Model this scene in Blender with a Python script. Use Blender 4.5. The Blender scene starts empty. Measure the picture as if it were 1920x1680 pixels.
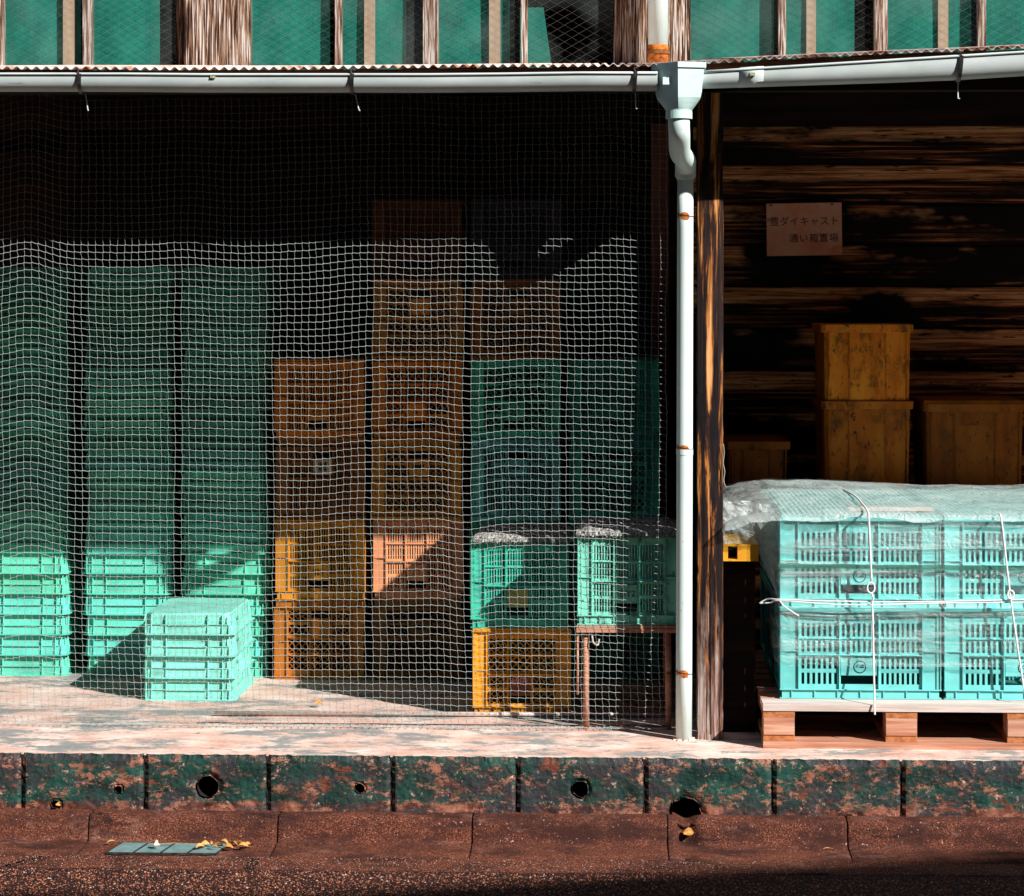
import bpy, math, random
from mathutils import Vector, Matrix, noise as mn
R = math.radians
random.seed(7)
scene = bpy.context.scene
COL = scene.collection

# ---------------------------------------------------------------- camera
EYE = 1.466; F = 4533.0; YAW = R(2.4); HOR = 560.0
cam = bpy.data.objects.new('camera', bpy.data.cameras.new('camera'))
COL.objects.link(cam)
cam.location = (0, 0, EYE); cam.rotation_euler = (R(90), 0, YAW)
cam.data.sensor_width = 36; cam.data.lens = F/1920*36
cam.data.shift_y = -(840-HOR)/1920
cam.data.clip_start = .1; cam.data.clip_end = 500
scene.camera = cam
# ---------------------------------------------------------------- world, sun, exposure
TOSUN = Vector((1.14, -0.97, 1.0)).normalized()
world = bpy.data.worlds.new('World'); scene.world = world; world.use_nodes = True
wn = world.node_tree.nodes; bg = wn['Background']; bg.inputs[1].default_value = .05
sky = wn.new('ShaderNodeTexSky'); sky.sky_type = 'NISHITA'; sky.sun_disc = False
sky.sun_elevation = math.asin(TOSUN.z); sky.sun_rotation = math.atan2(TOSUN.x, TOSUN.y)
world.node_tree.links.new(sky.outputs[0], bg.inputs[0])
sun = bpy.data.objects.new('sun', bpy.data.lights.new('sun', 'SUN')); COL.objects.link(sun)
sun.data.energy = 5; sun.data.angle = R(.5); sun.data.color = (1, .965, .92)
sun.rotation_euler = TOSUN.to_track_quat('Z', 'Y').to_euler(); sun.location = (6, -5, 8)
scene.view_settings.view_transform = 'Standard'; scene.view_settings.look = 'None'
scene.view_settings.gamma = 1; scene.view_settings.exposure = .68
scene.render.engine = 'CYCLES'
scene.cycles.transparent_max_bounces = 24; scene.cycles.diffuse_bounces = 2; scene.cycles.glossy_bounces = 2; scene.cycles.max_bounces = 6

# ---------------------------------------------------------------- pixel helpers (measure the place from the photo once)
cF = Vector((-math.sin(YAW), math.cos(YAW), 0)); cR = Vector((math.cos(YAW), math.sin(YAW), 0))
def ray(x, y): return cF + cR*((x-960)/F) + Vector((0, 0, (HOR-y)/F))
def W(x, y, Y):
    d = ray(x, y); t = Y/d.y; return Vector((d.x*t, Y, EYE+d.z*t))
def WF(x, y, Z=0.0):
    d = ray(x, y); t = (Z-EYE)/d.z; return Vector((d.x*t, d.y*t, Z))

# ---------------------------------------------------------------- mesh builder
class MB:
    def __init__(s): s.v = []; s.f = []; s.m = []; s.mi = 0
    def add(s, vs, fs):
        b = len(s.v); s.v += [tuple(v) for v in vs]
        s.f += [tuple(b+i for i in f) for f in fs]; s.m += [s.mi]*len(fs); return s
    def box(s, x0, x1, y0, y1, z0, z1, tx=0, ty=0):
        vs = [(x0, y0, z0), (x1, y0, z0), (x1, y1, z0), (x0, y1, z0),
              (x0+tx, y0+ty, z1), (x1-tx, y0+ty, z1), (x1-tx, y1-ty, z1), (x0+tx, y1-ty, z1)]
        return s.add(vs, [(0, 3, 2, 1), (4, 5, 6, 7), (0, 1, 5, 4), (1, 2, 6, 5), (2, 3, 7, 6), (3, 0, 4, 7)])
    def bar(s, a, b, w, n=4, w2=None):
        a = Vector(a); b = Vector(b); d = (b-a)
        if d.length < 1e-7: return s
        d.normalize(); u = d.orthogonal().normalized(); v = d.cross(u); w2 = w if w2 is None else w2
        vs = []
        for c, r in ((a, w), (b, w2)):
            for k in range(n):
                t = 2*math.pi*(k+.5)/n; vs.append(c+u*(r*math.cos(t))+v*(r*math.sin(t)))
        fs = [(k, (k+1) % n, n+(k+1) % n, n+k) for k in range(n)]
        fs += [tuple(range(n-1, -1, -1)), tuple(range(n, 2*n))]
        return s.add(vs, fs)
    def tube(s, pts, r, n=8, caps=True):
        pts = [Vector(p) for p in pts]; N = len(pts); vs = []; u = None
        for i, p in enumerate(pts):
            d = (pts[min(i+1, N-1)]-pts[max(i-1, 0)]).normalized()
            if u is None: u = d.orthogonal().normalized()
            u = (u-d*u.dot(d)).normalized(); w = d.cross(u); rr = r[i] if isinstance(r, (list, tuple)) else r
            for k in range(n):
                t = 2*math.pi*k/n; vs.append(p+u*(rr*math.cos(t))+w*(rr*math.sin(t)))
        fs = [(i*n+k, i*n+(k+1) % n, (i+1)*n+(k+1) % n, (i+1)*n+k) for i in range(N-1) for k in range(n)]
        if caps: fs += [tuple(range(n-1, -1, -1)), tuple(range((N-1)*n, N*n))]
        return s.add(vs, fs)
    def loft(s, rings, closed=True, caps=True):
        n = len(rings[0]); vs = [p for r in rings for p in r]
        m = n if closed else n-1
        fs = [(i*n+k, i*n+(k+1) % n, (i+1)*n+(k+1) % n, (i+1)*n+k) for i in range(len(rings)-1) for k in range(m)]
        if caps and closed: fs += [tuple(range(n-1, -1, -1)), tuple(range((len(rings)-1)*n, len(rings)*n))]
        return s.add(vs, fs)
    def grid(s, fn, nu, nv, keep=None):
        vs = [fn(i/nu, j/nv) for j in range(nv+1) for i in range(nu+1)]
        fs = [(j*(nu+1)+i, j*(nu+1)+i+1, (j+1)*(nu+1)+i+1, (j+1)*(nu+1)+i)
              for j in range(nv) for i in range(nu) if keep is None or keep(i, j)]
        return s.add(vs, fs)
    def mesh(s, name, mats, smooth=False):
        me = bpy.data.meshes.new(name); me.from_pydata(s.v, [], s.f)
        for m in (mats if isinstance(mats, (list, tuple)) else [mats]): me.materials.append(m)
        if any(s.m): me.polygons.foreach_set('material_index', s.m)
        if smooth: me.polygons.foreach_set('use_smooth', [True]*len(s.f))
        me.update(); return me
    def build(s, name, mats, parent=None, smooth=False, color=None, loc=None):
        return link(name, s.mesh(name, mats, smooth), parent, color, loc)
def link(name, me, parent=None, color=None, loc=None):
    o = bpy.data.objects.new(name, me); COL.objects.link(o)
    if parent: o.parent = parent
    if color: o.color = (*color, 1)
    if loc is not None: o.location = loc
    return o
def tag(o, label=None, cat=None, group=None, kind=None):
    if label: o['label'] = label
    if cat: o['category'] = cat
    if group: o['group'] = group
    if kind: o['kind'] = kind
    return o
def thing(name, label, cat, loc=(0, 0, 0), rz=0, group=None):
    o = bpy.data.objects.new(name, None); COL.objects.link(o); o.empty_display_size = .1
    o.location = loc; o.rotation_euler = (0, 0, rz); return tag(o, label, cat, group)
def copy_tree(o, parent=None, color=None):
    c = o.copy(); COL.objects.link(c); c.parent = parent
    if color and o.type == 'MESH' and not o.get('keepcol'): c.color = (*color, 1)
    for ch in list(o.children): copy_tree(ch, c, color)
    return c
def fbm(x, y, z=0., o=4):
    return mn.fractal(Vector((x, y, z)), 1.0, 2.0, o)

# ---------------------------------------------------------------- materials
def mat(name, stops, scale=(8, 8, 8), detail=6, rough=.7, rough2=None, bump=.25, bdist=.002, bscale=None,
        coord='pos', layers=(), metal=0, objcol=False, rnd=.0, dist=0., spec=.2, zwear=None):
    m = bpy.data.materials.new(name); m.use_nodes = True; nt = m.node_tree; N = nt.nodes; L = nt.links.new
    b = N['Principled BSDF']; b.inputs['Roughness'].default_value = rough; b.inputs['Metallic'].default_value = metal
    b.inputs['Specular IOR Level'].default_value = spec
    oi = N.new('ShaderNodeObjectInfo')
    if coord == 'pos': src = N.new('ShaderNodeNewGeometry').outputs['Position']
    else:
        tc = N.new('ShaderNodeTexCoord'); ad = N.new('ShaderNodeVectorMath'); ad.operation = 'MULTIPLY_ADD'
        cx = N.new('ShaderNodeCombineXYZ')
        for i in range(3): L(oi.outputs['Random'], cx.inputs[i])
        ad.inputs[1].default_value = (37, 19, 53); L(cx.outputs[0], ad.inputs[0]); L(tc.outputs['Object'], ad.inputs[2])
        src = ad.outputs[0]
    def nz(sc, det=5, dd=0., ro=.62):
        mp = N.new('ShaderNodeMapping'); mp.inputs['Scale'].default_value = sc; L(src, mp.inputs[0])
        n = N.new('ShaderNodeTexNoise'); n.inputs['Scale'].default_value = 1; n.inputs['Detail'].default_value = det
        n.inputs['Roughness'].default_value = ro; n.inputs['Distortion'].default_value = dd
        L(mp.outputs[0], n.inputs['Vector']); return n.outputs[0]
    n1 = nz(scale, detail, dist)
    rp = N.new('ShaderNodeValToRGB'); e = rp.color_ramp.elements
    for i, (p, c) in enumerate(stops):
        el = e[i] if i < 2 else e.new(p)
        el.position = p; el.color = (*c, 1)
    L(n1, rp.inputs[0]); col = rp.outputs[0]
    def mix(mode, f, a, c):
        x = N.new('ShaderNodeMix'); x.data_type = 'RGBA'; x.blend_type = mode
        if isinstance(f, (int, float)): x.inputs[0].default_value = f
        else: L(f, x.inputs[0])
        L(a, x.inputs[6])
        if isinstance(c, tuple): x.inputs[7].default_value = (*c, 1)
        else: L(c, x.inputs[7])
        return x.outputs[2]
    if zwear:
        r2 = N.new('ShaderNodeValToRGB'); e2 = r2.color_ramp.elements
        for i, (p_, c_) in enumerate(zwear[2]):
            el = e2[i] if i < 2 else e2.new(p_)
            el.position = p_; el.color = (*c_, 1)
        L(nz((scale[0]*1.6, scale[1]*1.6, scale[2]*1.2), 9, .3), r2.inputs[0])
        zs_ = src
        if coord != 'pos': zs_ = tc.outputs['Object']
        sx = N.new('ShaderNodeSeparateXYZ'); L(zs_, sx.inputs[0])
        wgt = zwear[3]; ml = N.new('ShaderNodeMath'); ml.operation = 'MULTIPLY_ADD'; ml.inputs[1].default_value = wgt; L(nz(zwear[4], 8, 0., .7), ml.inputs[0]); L(sx.outputs['Z'], ml.inputs[2])
        mz = N.new('ShaderNodeMapRange'); mz.inputs[1].default_value = zwear[0]+wgt/2; mz.inputs[2].default_value = zwear[1]+wgt/2
        mz.inputs[3].default_value = 1-zwear[5]; mz.inputs[4].default_value = zwear[5]
        L(ml.outputs[0], mz.inputs[0]); col = mix('MIX', mz.outputs[0], col, r2.outputs[0])
    if objcol: col = mix('MULTIPLY', 1, col, oi.outputs['Color'])
    for (c, sc, lo, hi, *ex) in layers:
        mr = N.new('ShaderNodeMapRange'); mr.inputs[1].default_value = lo; mr.inputs[2].default_value = hi
        L(nz(sc, *((9, 0., ex[0]) if ex else ())), mr.inputs[0]); col = mix('MIX', mr.outputs[0], col, c)
    if rnd:
        mr = N.new('ShaderNodeMapRange'); mr.inputs[3].default_value = 1-rnd; mr.inputs[4].default_value = 1.0
        L(oi.outputs['Random'], mr.inputs[0])
        vm = N.new('ShaderNodeVectorMath'); vm.operation = 'SCALE'; L(col, vm.inputs[0]); L(mr.outputs[0], vm.inputs['Scale'])
        col = vm.outputs[0]
    L(col, b.inputs['Base Color'])
    if bump:
        bp = N.new('ShaderNodeBump'); bp.inputs['Strength'].default_value = bump; bp.inputs['Distance'].default_value = bdist
        L(nz(bscale, 8) if bscale else n1, bp.inputs['Height']); L(bp.outputs[0], b.inputs['Normal'])
    if rough2 is not None:
        mr = N.new('ShaderNodeMapRange'); mr.inputs[3].default_value = rough; mr.inputs[4].default_value = rough2
        L(n1, mr.inputs[0]); L(mr.outputs[0], b.inputs['Roughness'])
    return m
W1 = (1, 1, 1)
M = {}
M['plastic'] = mat('crate_plastic', [(.35, (.72, .72, .72)), (.6, W1)], (6, 6, 6), rough=.38, rough2=.6, bump=.08, bdist=.001,
    coord='obj', objcol=True, rnd=.3, layers=[((.04, .03, .025), (16, 16, 30), .66, .78)])
M['dirty_plastic'] = mat('stained_crate_plastic', [(.35, (.6, .6, .6)), (.6, W1)], (9, 9, 5), rough=.5, rough2=.7, bump=.15, bdist=.001,
    coord='obj', objcol=True, rnd=.15, layers=[((.02, .015, .012), (22, 22, 9), .54, .68), ((.03, .02, .01), (60, 60, 60), .64, .7)])
M['ink'] = mat('black_ink', [(.3, (.01, .012, .012)), (.7, (.02, .02, .02))], bump=0)
M['net'] = mat('net_cord', [(.3, (.27, .31, .30)), (.7, (.38, .42, .405))], (40, 40, 40), bump=0, rough=.9, spec=.03)
WOODW = [(.42, (.008, .005, .005)), (.48, (.11, .045, .022)), (.54, (.28, .18, .12)), (.62, (.56, .53, .50))]
M['wood_v'] = mat('weathered_upright_wood', WOODW, (150, 150, 5), detail=9, rough=.85, bump=.7, bdist=.003, coord='obj', dist=.6)
M['wood_frame'] = mat('window_frame_wood', [(.40, (.04, .018, .012)), (.5, (.25, .15, .10)), (.6, (.56, .53, .50))], (150, 150, 6), detail=9, rough=.85, bump=.5, coord='obj', rnd=.35)
M['wood_post'] = mat('charred_post_wood', [(.44, (.005, .003, .004)), (.53, (.03, .010, .007)), (.59, (.34, .12, .02)), (.68, (.75, .36, .14))],
    (44, 44, 2.0), detail=9, rough=.7, bump=.8, bdist=.003, dist=.8, zwear=(.22, .45, [(.42, (.02, .010, .009)), (.5, (.17, .075, .05)), (.58, (.40, .33, .30))], 1.1, (16, 16, 4), 0))
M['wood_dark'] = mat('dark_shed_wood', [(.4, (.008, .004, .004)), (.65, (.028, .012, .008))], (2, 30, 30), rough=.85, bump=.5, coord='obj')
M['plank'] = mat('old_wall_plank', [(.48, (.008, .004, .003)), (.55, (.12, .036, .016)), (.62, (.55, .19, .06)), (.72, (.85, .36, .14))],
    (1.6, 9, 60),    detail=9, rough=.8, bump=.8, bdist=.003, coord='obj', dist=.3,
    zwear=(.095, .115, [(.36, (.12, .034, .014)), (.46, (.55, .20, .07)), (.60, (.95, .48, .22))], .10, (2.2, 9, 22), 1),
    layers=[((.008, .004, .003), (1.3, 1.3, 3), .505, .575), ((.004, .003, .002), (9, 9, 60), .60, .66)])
M['pallet'] = mat('pallet_wood', [(.3, (.34, .13, .075)), (.5, (.52, .24, .15)), (.7, (.68, .42, .30))], (3, 30, 60), detail=9, rough=.8, bump=.5, coord='obj', rnd=.25,
    layers=[((.10, .03, .015), (7, 30, 30), .62, .72)])
M['pallet_dark'] = mat('dark_orange_pallet_wood', [(.3, (.20, .06, .02)), (.6, (.48, .18, .07))], (40, 40, 60), detail=8, rough=.85, bump=.5, coord='obj')
M['pallet_grey'] = mat('greyed_pallet_wood', [(.3, (.40, .30, .26)), (.6, (.66, .58, .54))], (3, 30, 60), detail=9, rough=.85, bump=.5, coord='obj')
PINK = [(.30, (.46, .26, .20)), (.45, (.70, .46, .38)), (.58, (.78, .61, .53)), (.7, (.88, .76, .69))]
M['floor'] = mat('worn_painted_concrete', PINK, (5, 8, 9), detail=11, rough=.85, bump=.35, bdist=.002, bscale=(120, 120, 120),
    layers=[((.26, .27, .265), (2.6, 5.0, 3), .50, .555, .78), ((.12, .17, .14), (12, 22, 9), .58, .62, .78), ((.30, .12, .07), (30, 60, 30), .62, .70), ((.36, .37, .35), (26, 60, 26), .58, .64, .75), ((.95, .88, .82), (50, 90, 50), .62, .68, .7)])
M['kerb'] = mat('flaking_green_kerb_paint', [(.30, (.004, .014, .012)), (.46, (.008, .032, .026)), (.62, (.013, .066, .050))], (7, 7, 12), detail=8, rough=.6, bump=.6, bdist=.004, bscale=(110, 110, 110),
    zwear=(-.158, -.146, [(.40, (.035, .011, .008)), (.5, (.13, .04, .024)), (.62, (.32, .13, .085))], .07, (11, 11, 4), 0),
    layers=[((.030, .031, .034), (5, 5, 10), .45, .56, .7), ((.30, .12, .075), (13, 13, 22), .545, .575, .85), ((.52, .30, .22), (30, 30, 34), .585, .64, .8), ((.14, .042, .024), (9, 9, 20), .575, .60, .78), ((.012, .007, .006), (60, 60, 60), .60, .68, .75)])
M['aggregate'] = mat('exposed_aggregate_concrete', [(.34, (.018, .005, .004)), (.48, (.09, .024, .014)), (.60, (.20, .066, .036)), (.74, (.48, .24, .15))], (210, 210, 210), detail=5, rough=.85, bump=1, bdist=.004,
    layers=[((.045, .015, .011), (5, 8, 12), .45, .60, .75), ((.26, .13, .10), (4, 7, 9), .56, .72, .8), ((.012, .006, .005), (3, 5, 14), .58, .68, .75), ((.48, .30, .24), (110, 110, 110), .65, .69)])
M['apron'] = M['aggregate']
M['asphalt'] = mat('old_asphalt', [(.38, (.004, .003, .005)), (.55, (.020, .009, .009)), (.66, (.16, .05, .025)), (.76, (.45, .2, .12))], (150, 150, 150), detail=3, rough=.85, bump=1, bdist=.005)
M['tar'] = mat('tar_joint', [(.3, (.008, .006, .007)), (.7, (.03, .022, .02))], (60, 60, 60), bump=.6)
M['stone_a'] = mat('brown_stone_chips', [(.3, (.20, .06, .03)), (.7, (.45, .17, .09))], (90, 90, 90), bump=0)
M['stone_b'] = mat('dark_stone_chips', [(.3, (.02, .012, .014)), (.7, (.12, .05, .035))], (90, 90, 90), bump=0)
M['stone_c'] = mat('pale_stone_chips', [(.3, (.35, .22, .18)), (.7, (.6, .48, .42))], (90, 90, 90), bump=0)
M['pvc'] = mat('grey_white_pvc', [(.3, (.46, .53, .52)), (.7, (.64, .70, .69))], (5, 20, 8), rough=.42, bump=.05, layers=[((.22, .15, .12), (6, 30, 40), .64, .8)])
M['pvc_white'] = mat('white_pvc', [(.3, (.60, .74, .71)), (.7, (.70, .82, .79))], (4, 4, 4), rough=.45, bump=.05, layers=[((.36, .38, .35), (50, 50, 3.5), .60, .72, .7), ((.25, .14, .08), (90, 90, 60), .68, .72)])
M['pvc_teal'] = mat('aged_pale_green_pvc', [(.3, (.48, .68, .64)), (.7, (.58, .76, .73))], (5, 5, 5), rough=.5, bump=.05, spec=.3)
M['rust'] = mat('rust', [(.3, (.20, .04, .01)), (.6, (.62, .20, .04))], (60, 60, 60), rough=.9, bump=.5)
M['steel'] = mat('dark_galvanised_steel', [(.3, (.03, .03, .035)), (.7, (.15, .13, .12))], (60, 60, 60), rough=.35, metal=.7, bump=.1)
M['roof'] = mat('rusty_painted_corrugated_steel', [(.36, (.30, .08, .04)), (.43, (.60, .28, .18)), (.50, (.85, .72, .66))], (9, 3, 7), detail=8, rough=.6, bump=.15, coord='obj', rnd=.2)
M['fascia'] = mat('fascia_board', [(.3, (.06, .015, .008)), (.7, (.22, .07, .035))], (3, 40, 40), rough=.85, bump=.5)
M['teal_board'] = mat('teal_sheet_behind_glass', [(.3, (.008, .12, .105)), (.7, (.025, .20, .17))], (14, 14, 9), detail=8, rough=.8, bump=.05)
M['curtain'] = mat('beige_stud', [(.3, (.50, .24, .19)), (.7, (.66, .36, .29))], (30, 30, 3), rough=.8, bump=.1)
M['wire'] = mat('glass_wire', [(.3, (.10, .09, .09)), (.7, (.18, .13, .13))], bump=0, rough=.5)
M['tub'] = mat('stained_orange_fibre_tub', [(.35, (.60, .13, .008)), (.5, (.92, .23, .015)), (.65, (1, .32, .025))], (12, 12, 3), rough=.6, bump=.15, coord='obj', objcol=True,
    layers=[((.14, .045, .008), (9, 9, 5), .50, .64, .75), ((.03, .012, .005), (32, 32, 22), .56, .62, .8)])
M['sign'] = mat('stained_sign_board', [(.3, (.90, .26, .12)), (.5, (1, .42, .26)), (.7, (1, .55, .40))], (9, 5, 9), detail=7, rough=.7, bump=.2, layers=[((.45, .16, .05), (5, 14, 22), .60, .72)])
M['signink'] = mat('faded_sign_ink', [(.35, (.02, .012, .03)), (.6, (.16, .05, .03))], (3, 3, 3), bump=0)
M['straw'] = mat('weathered_straw_mat', [(.35, (.05, .05, .045)), (.5, (.3, .29, .27)), (.65, (.7, .7, .66))], (120, 60, 60), detail=6, rough=.9, bump=1, bdist=.006)
M['grate'] = mat('teal_painted_grate', [(.3, (.10, .2, .2)), (.7, (.2, .33, .33))], (30, 30, 30), rough=.5, bump=.2, layers=[((.35, .13, .05), (9, 20, 9), .58, .7)])
M['leaf'] = mat('dry_leaf', [(.3, (.45, .16, .03)), (.6, (.80, .42, .12))], (60, 60, 60), rough=.7, bump=.2, coord='obj', rnd=.4)
M['leaf_pale'] = mat('pale_dry_leaf', [(.3, (.7, .4, .3)), (.6, (.85, .6, .48))], (60, 60, 60), rough=.7, bump=.2, coord='obj')
M['rope'] = mat('white_rope', [(.3, (.70, .68, .68)), (.7, (.86, .84, .84))], (80, 300, 300), rough=.7, bump=.6, bdist=.001)
M['dirtedge'] = mat('dark_edge_rope', [(.3, (.07, .02, .015)), (.7, (.2, .08, .06))], (80, 80, 80), bump=0)
M['paper'] = mat('pink_paper', [(.3, (.8, .55, .48)), (.7, (.9, .72, .66))], (9, 9, 9), bump=0)

def glass_mat():
    m = bpy.data.materials.new('wired_glass'); m.use_nodes = True; N = m.node_tree.nodes; L = m.node_tree.links.new
    N.remove(N['Principled BSDF']); out = N['Material Output']
    t = N.new('ShaderNodeBsdfTransparent'); t.inputs[0].default_value = (.86, .95, .92, 1)
    g = N.new('ShaderNodeBsdfGlossy'); g.inputs['Roughness'].default_value = .12
    d = N.new('ShaderNodeBsdfDiffuse'); d.inputs[0].default_value = (.6, .7, .68, 1)
    n = N.new('ShaderNodeTexNoise'); n.inputs['Scale'].default_value = 4; n.inputs['Detail'].default_value = 6
    geo = N.new('ShaderNodeNewGeometry'); L(geo.outputs['Position'], n.inputs['Vector'])
    mr = N.new('ShaderNodeMapRange'); mr.inputs[1].default_value = .45; mr.inputs[2].default_value = .75; mr.inputs[3].default_value = .0; mr.inputs[4].default_value = .03
    L(n.outputs[0], mr.inputs[0])
    a = N.new('ShaderNodeMixShader'); a.inputs[0].default_value = .02; L(t.outputs[0], a.inputs[1]); L(g.outputs[0], a.inputs[2])
    c = N.new('ShaderNodeMixShader'); L(mr.outputs[0], c.inputs[0]); L(a.outputs[0], c.inputs[1]); L(d.outputs[0], c.inputs[2])
    L(c.outputs[0], out.inputs[0]); return m
M['glass'] = glass_mat()
def film_mat(name, lo, hi, alo, ahi, scale, gl=.08):
    m = bpy.data.materials.new(name); m.use_nodes = True; N = m.node_tree.nodes; L = m.node_tree.links.new
    N.remove(N['Principled BSDF']); out = N['Material Output']
    geo = N.new('ShaderNodeNewGeometry'); mp = N.new('ShaderNodeMapping'); mp.inputs['Scale'].default_value = scale
    L(geo.outputs['Position'], mp.inputs[0])
    n = N.new('ShaderNodeTexNoise'); n.inputs['Scale'].default_value = 1; n.inputs['Detail'].default_value = 9; n.inputs['Roughness'].default_value = .7
    n.inputs['Distortion'].default_value = 1.2
    L(mp.outputs[0], n.inputs['Vector'])
    n2 = N.new('ShaderNodeTexNoise'); n2.inputs['Scale'].default_value = 22; n2.inputs['Detail'].default_value = 7; n2.inputs['Distortion'].default_value = 2
    L(geo.outputs['Position'], n2.inputs['Vector'])
    bp = N.new('ShaderNodeBump'); bp.inputs['Strength'].default_value = .9; bp.inputs['Distance'].default_value = .012
    ad = N.new('ShaderNodeMath'); ad.operation = 'ADD'; L(n.outputs[0], ad.inputs[0]); L(n2.outputs[0], ad.inputs[1]); L(ad.outputs[0], bp.inputs['Height'])
    t = N.new('ShaderNodeBsdfTransparent'); t.inputs[0].default_value = (.93, .98, .97, 1)
    g = N.new('ShaderNodeBsdfGlossy'); g.inputs['Roughness'].default_value = .18; L(bp.outputs[0], g.inputs['Normal'])
    d = N.new('ShaderNodeBsdfDiffuse'); d.inputs[0].default_value = (.84, .92, .91, 1); L(bp.outputs[0], d.inputs['Normal'])
    tl = N.new('ShaderNodeBsdfTranslucent'); tl.inputs[0].default_value = (.7, .78, .76, 1); L(bp.outputs[0], tl.inputs['Normal'])
    dm = N.new('ShaderNodeMixShader'); dm.inputs[0].default_value = .4; L(d.outputs[0], dm.inputs[1]); L(tl.outputs[0], dm.inputs[2])
    mr = N.new('ShaderNodeMapRange'); mr.inputs[1].default_value = lo; mr.inputs[2].default_value = hi; mr.inputs[3].default_value = alo; mr.inputs[4].default_value = ahi
    L(n.outputs[0], mr.inputs[0])
    a = N.new('ShaderNodeMixShader'); a.inputs[0].default_value = gl; L(t.outputs[0], a.inputs[1]); L(g.outputs[0], a.inputs[2])
    c = N.new('ShaderNodeMixShader'); L(mr.outputs[0], c.inputs[0]); L(a.outputs[0], c.inputs[1]); L(dm.outputs[0], c.inputs[2])
    L(c.outputs[0], out.inputs[0]); return m
M['cover'] = film_mat('plastic_cover_sheet', .35, .70, .26, .66, (4, 4, 9), .08)
M['film'] = film_mat('stretch_film', .46, .64, .02, .52, (1.1, 5, 26), .07)

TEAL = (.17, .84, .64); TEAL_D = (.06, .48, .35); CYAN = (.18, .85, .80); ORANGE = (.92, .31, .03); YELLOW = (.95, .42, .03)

# ================================================================ SETTING
# ground far around
s = MB().box(-150, 150, -150, 7.47, -.40, -.272); s.build('road', M['asphalt'])['kind'] = 'structure'
MB().box(-150, 150, 10.4, 150, -.3, -.01).build('ground', M['floor'])['kind'] = 'structure'
# shed floor slab
sl = MB(); sl.box(-6, 7, 7.84, 10.4, -.2, 0); tag(sl.build('pavement', M['floor']), kind='structure')
# kerb of single blocks
kerb = bpy.data.objects.new('kerb', None); COL.objects.link(kerb); kerb['kind'] = 'structure'
KY = 7.715; KZ = -.178
jx = [-190, 40, 270, 500, 733, 968, 1208, 1448, 1690, 1925, 2160]
HOLES = [(390, 1475, .034), (222, 1480, .012), (675, 1478, .015), (1088, 1480, .025), (105, 1510, .016), (1287, 1522, .046)]
HP = [(W(x, y, KY), r) for x, y, r in HOLES]
for a, b in zip(jx[:-1], jx[1:]):
    xa = W(a, 1475, KY).x+.0035; xb = W(b, 1475, KY).x-.0035
    nu = int((xb-xa)/.0055); nv = 34; mb = MB(); moved = set()
    def fn(u, v):
        X = xa+(xb-xa)*u; Z = KZ+(-KZ)*v; y = KY+.004*fbm(X*10, Z*10, 3)+.0016*fbm(X*70, Z*70)
        y += .014*max(0, (v-.86)/.14)**2*(1+1.2*fbm(X*30, 2.2))
        e = min(u, 1-u)*(xb-xa)
        if e < .012: y += (.012-e)*.8*(1+fbm(Z*50, a))
        for (p, r) in HP:
            dx = X-p.x; dz = Z-p.z; d = math.hypot(dx, dz); t = math.atan2(dz, dx)
            rr = r*(1+.18*mn.noise(Vector((math.cos(t)*2+p.x*9, math.sin(t)*2, 0))))
            if d < rr:
                moved.add((round(u*nu), round(v*nv)))
                k = rr/max(d, 1e-4); X = p.x+dx*k; Z = min(p.z+dz*k, 0); Z = max(Z, KZ)
            elif d < rr*1.5: y += .012*(1-(d-rr)/(rr*.5))
        return (X, y, Z)
    pts = [[fn(i/nu, j/nv) for i in range(nu+1)] for j in range(nv+1)]
    keep = lambda i, j: not all(q in moved for q in ((i, j), (i+1, j), (i, j+1), (i+1, j+1)))
    mb.grid(lambda u, v: pts[round(v*nv)][round(u*nu)], nu, nv, keep)
    mb.mi = 1
    top = pts[nv]; mb.loft([top, [(p[0], 7.842, 0) for p in top]], closed=False)
    mb.mi = 0
    for X in (xa, xb):
        col = [pts[j][0 if X == xa else nu] for j in range(nv+1)]
        mb.loft([col, [(p[0], 7.84, p[2]) for p in col]], closed=False)
    o = mb.build('kerb_block', [M['kerb'], M['floor']], kerb)
    for (p, r) in HP:
        if xa < p.x < xb:
            h = MB(); ring = [(p.x+r*1.12*math.cos(t*math.pi/12), min(p.z+r*1.12*math.sin(t*math.pi/12), -.004)) for t in range(24)]
            h.loft([[(q[0], KY+.006, q[1]) for q in ring], [(q[0], KY+.115, q[1]) for q in ring]], caps=False)
            h.add([(q[0], KY+.115, q[1]) for q in ring], [tuple(range(24))])
            h.build('drain_hole', M['tar'], o)
    mj = MB().box(xb+.0003, xb+.0067, KY+.012, 7.80, KZ, -.004); mj.mi = 1; mj.box(xb+.0001, xb+.0069, KY+.014, 7.838, -.0038, -.0004); mj.build('mortar_joint', [M['tar'], M['floor']], o)
for X0, X1 in ((-6, W(jx[0], 1475, KY).x), (W(jx[-1], 1475, KY).x, 7)):
    MB().box(X0, X1, KY, 7.839, KZ, 0).build('kerb_block', [M['kerb']], kerb)
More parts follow.
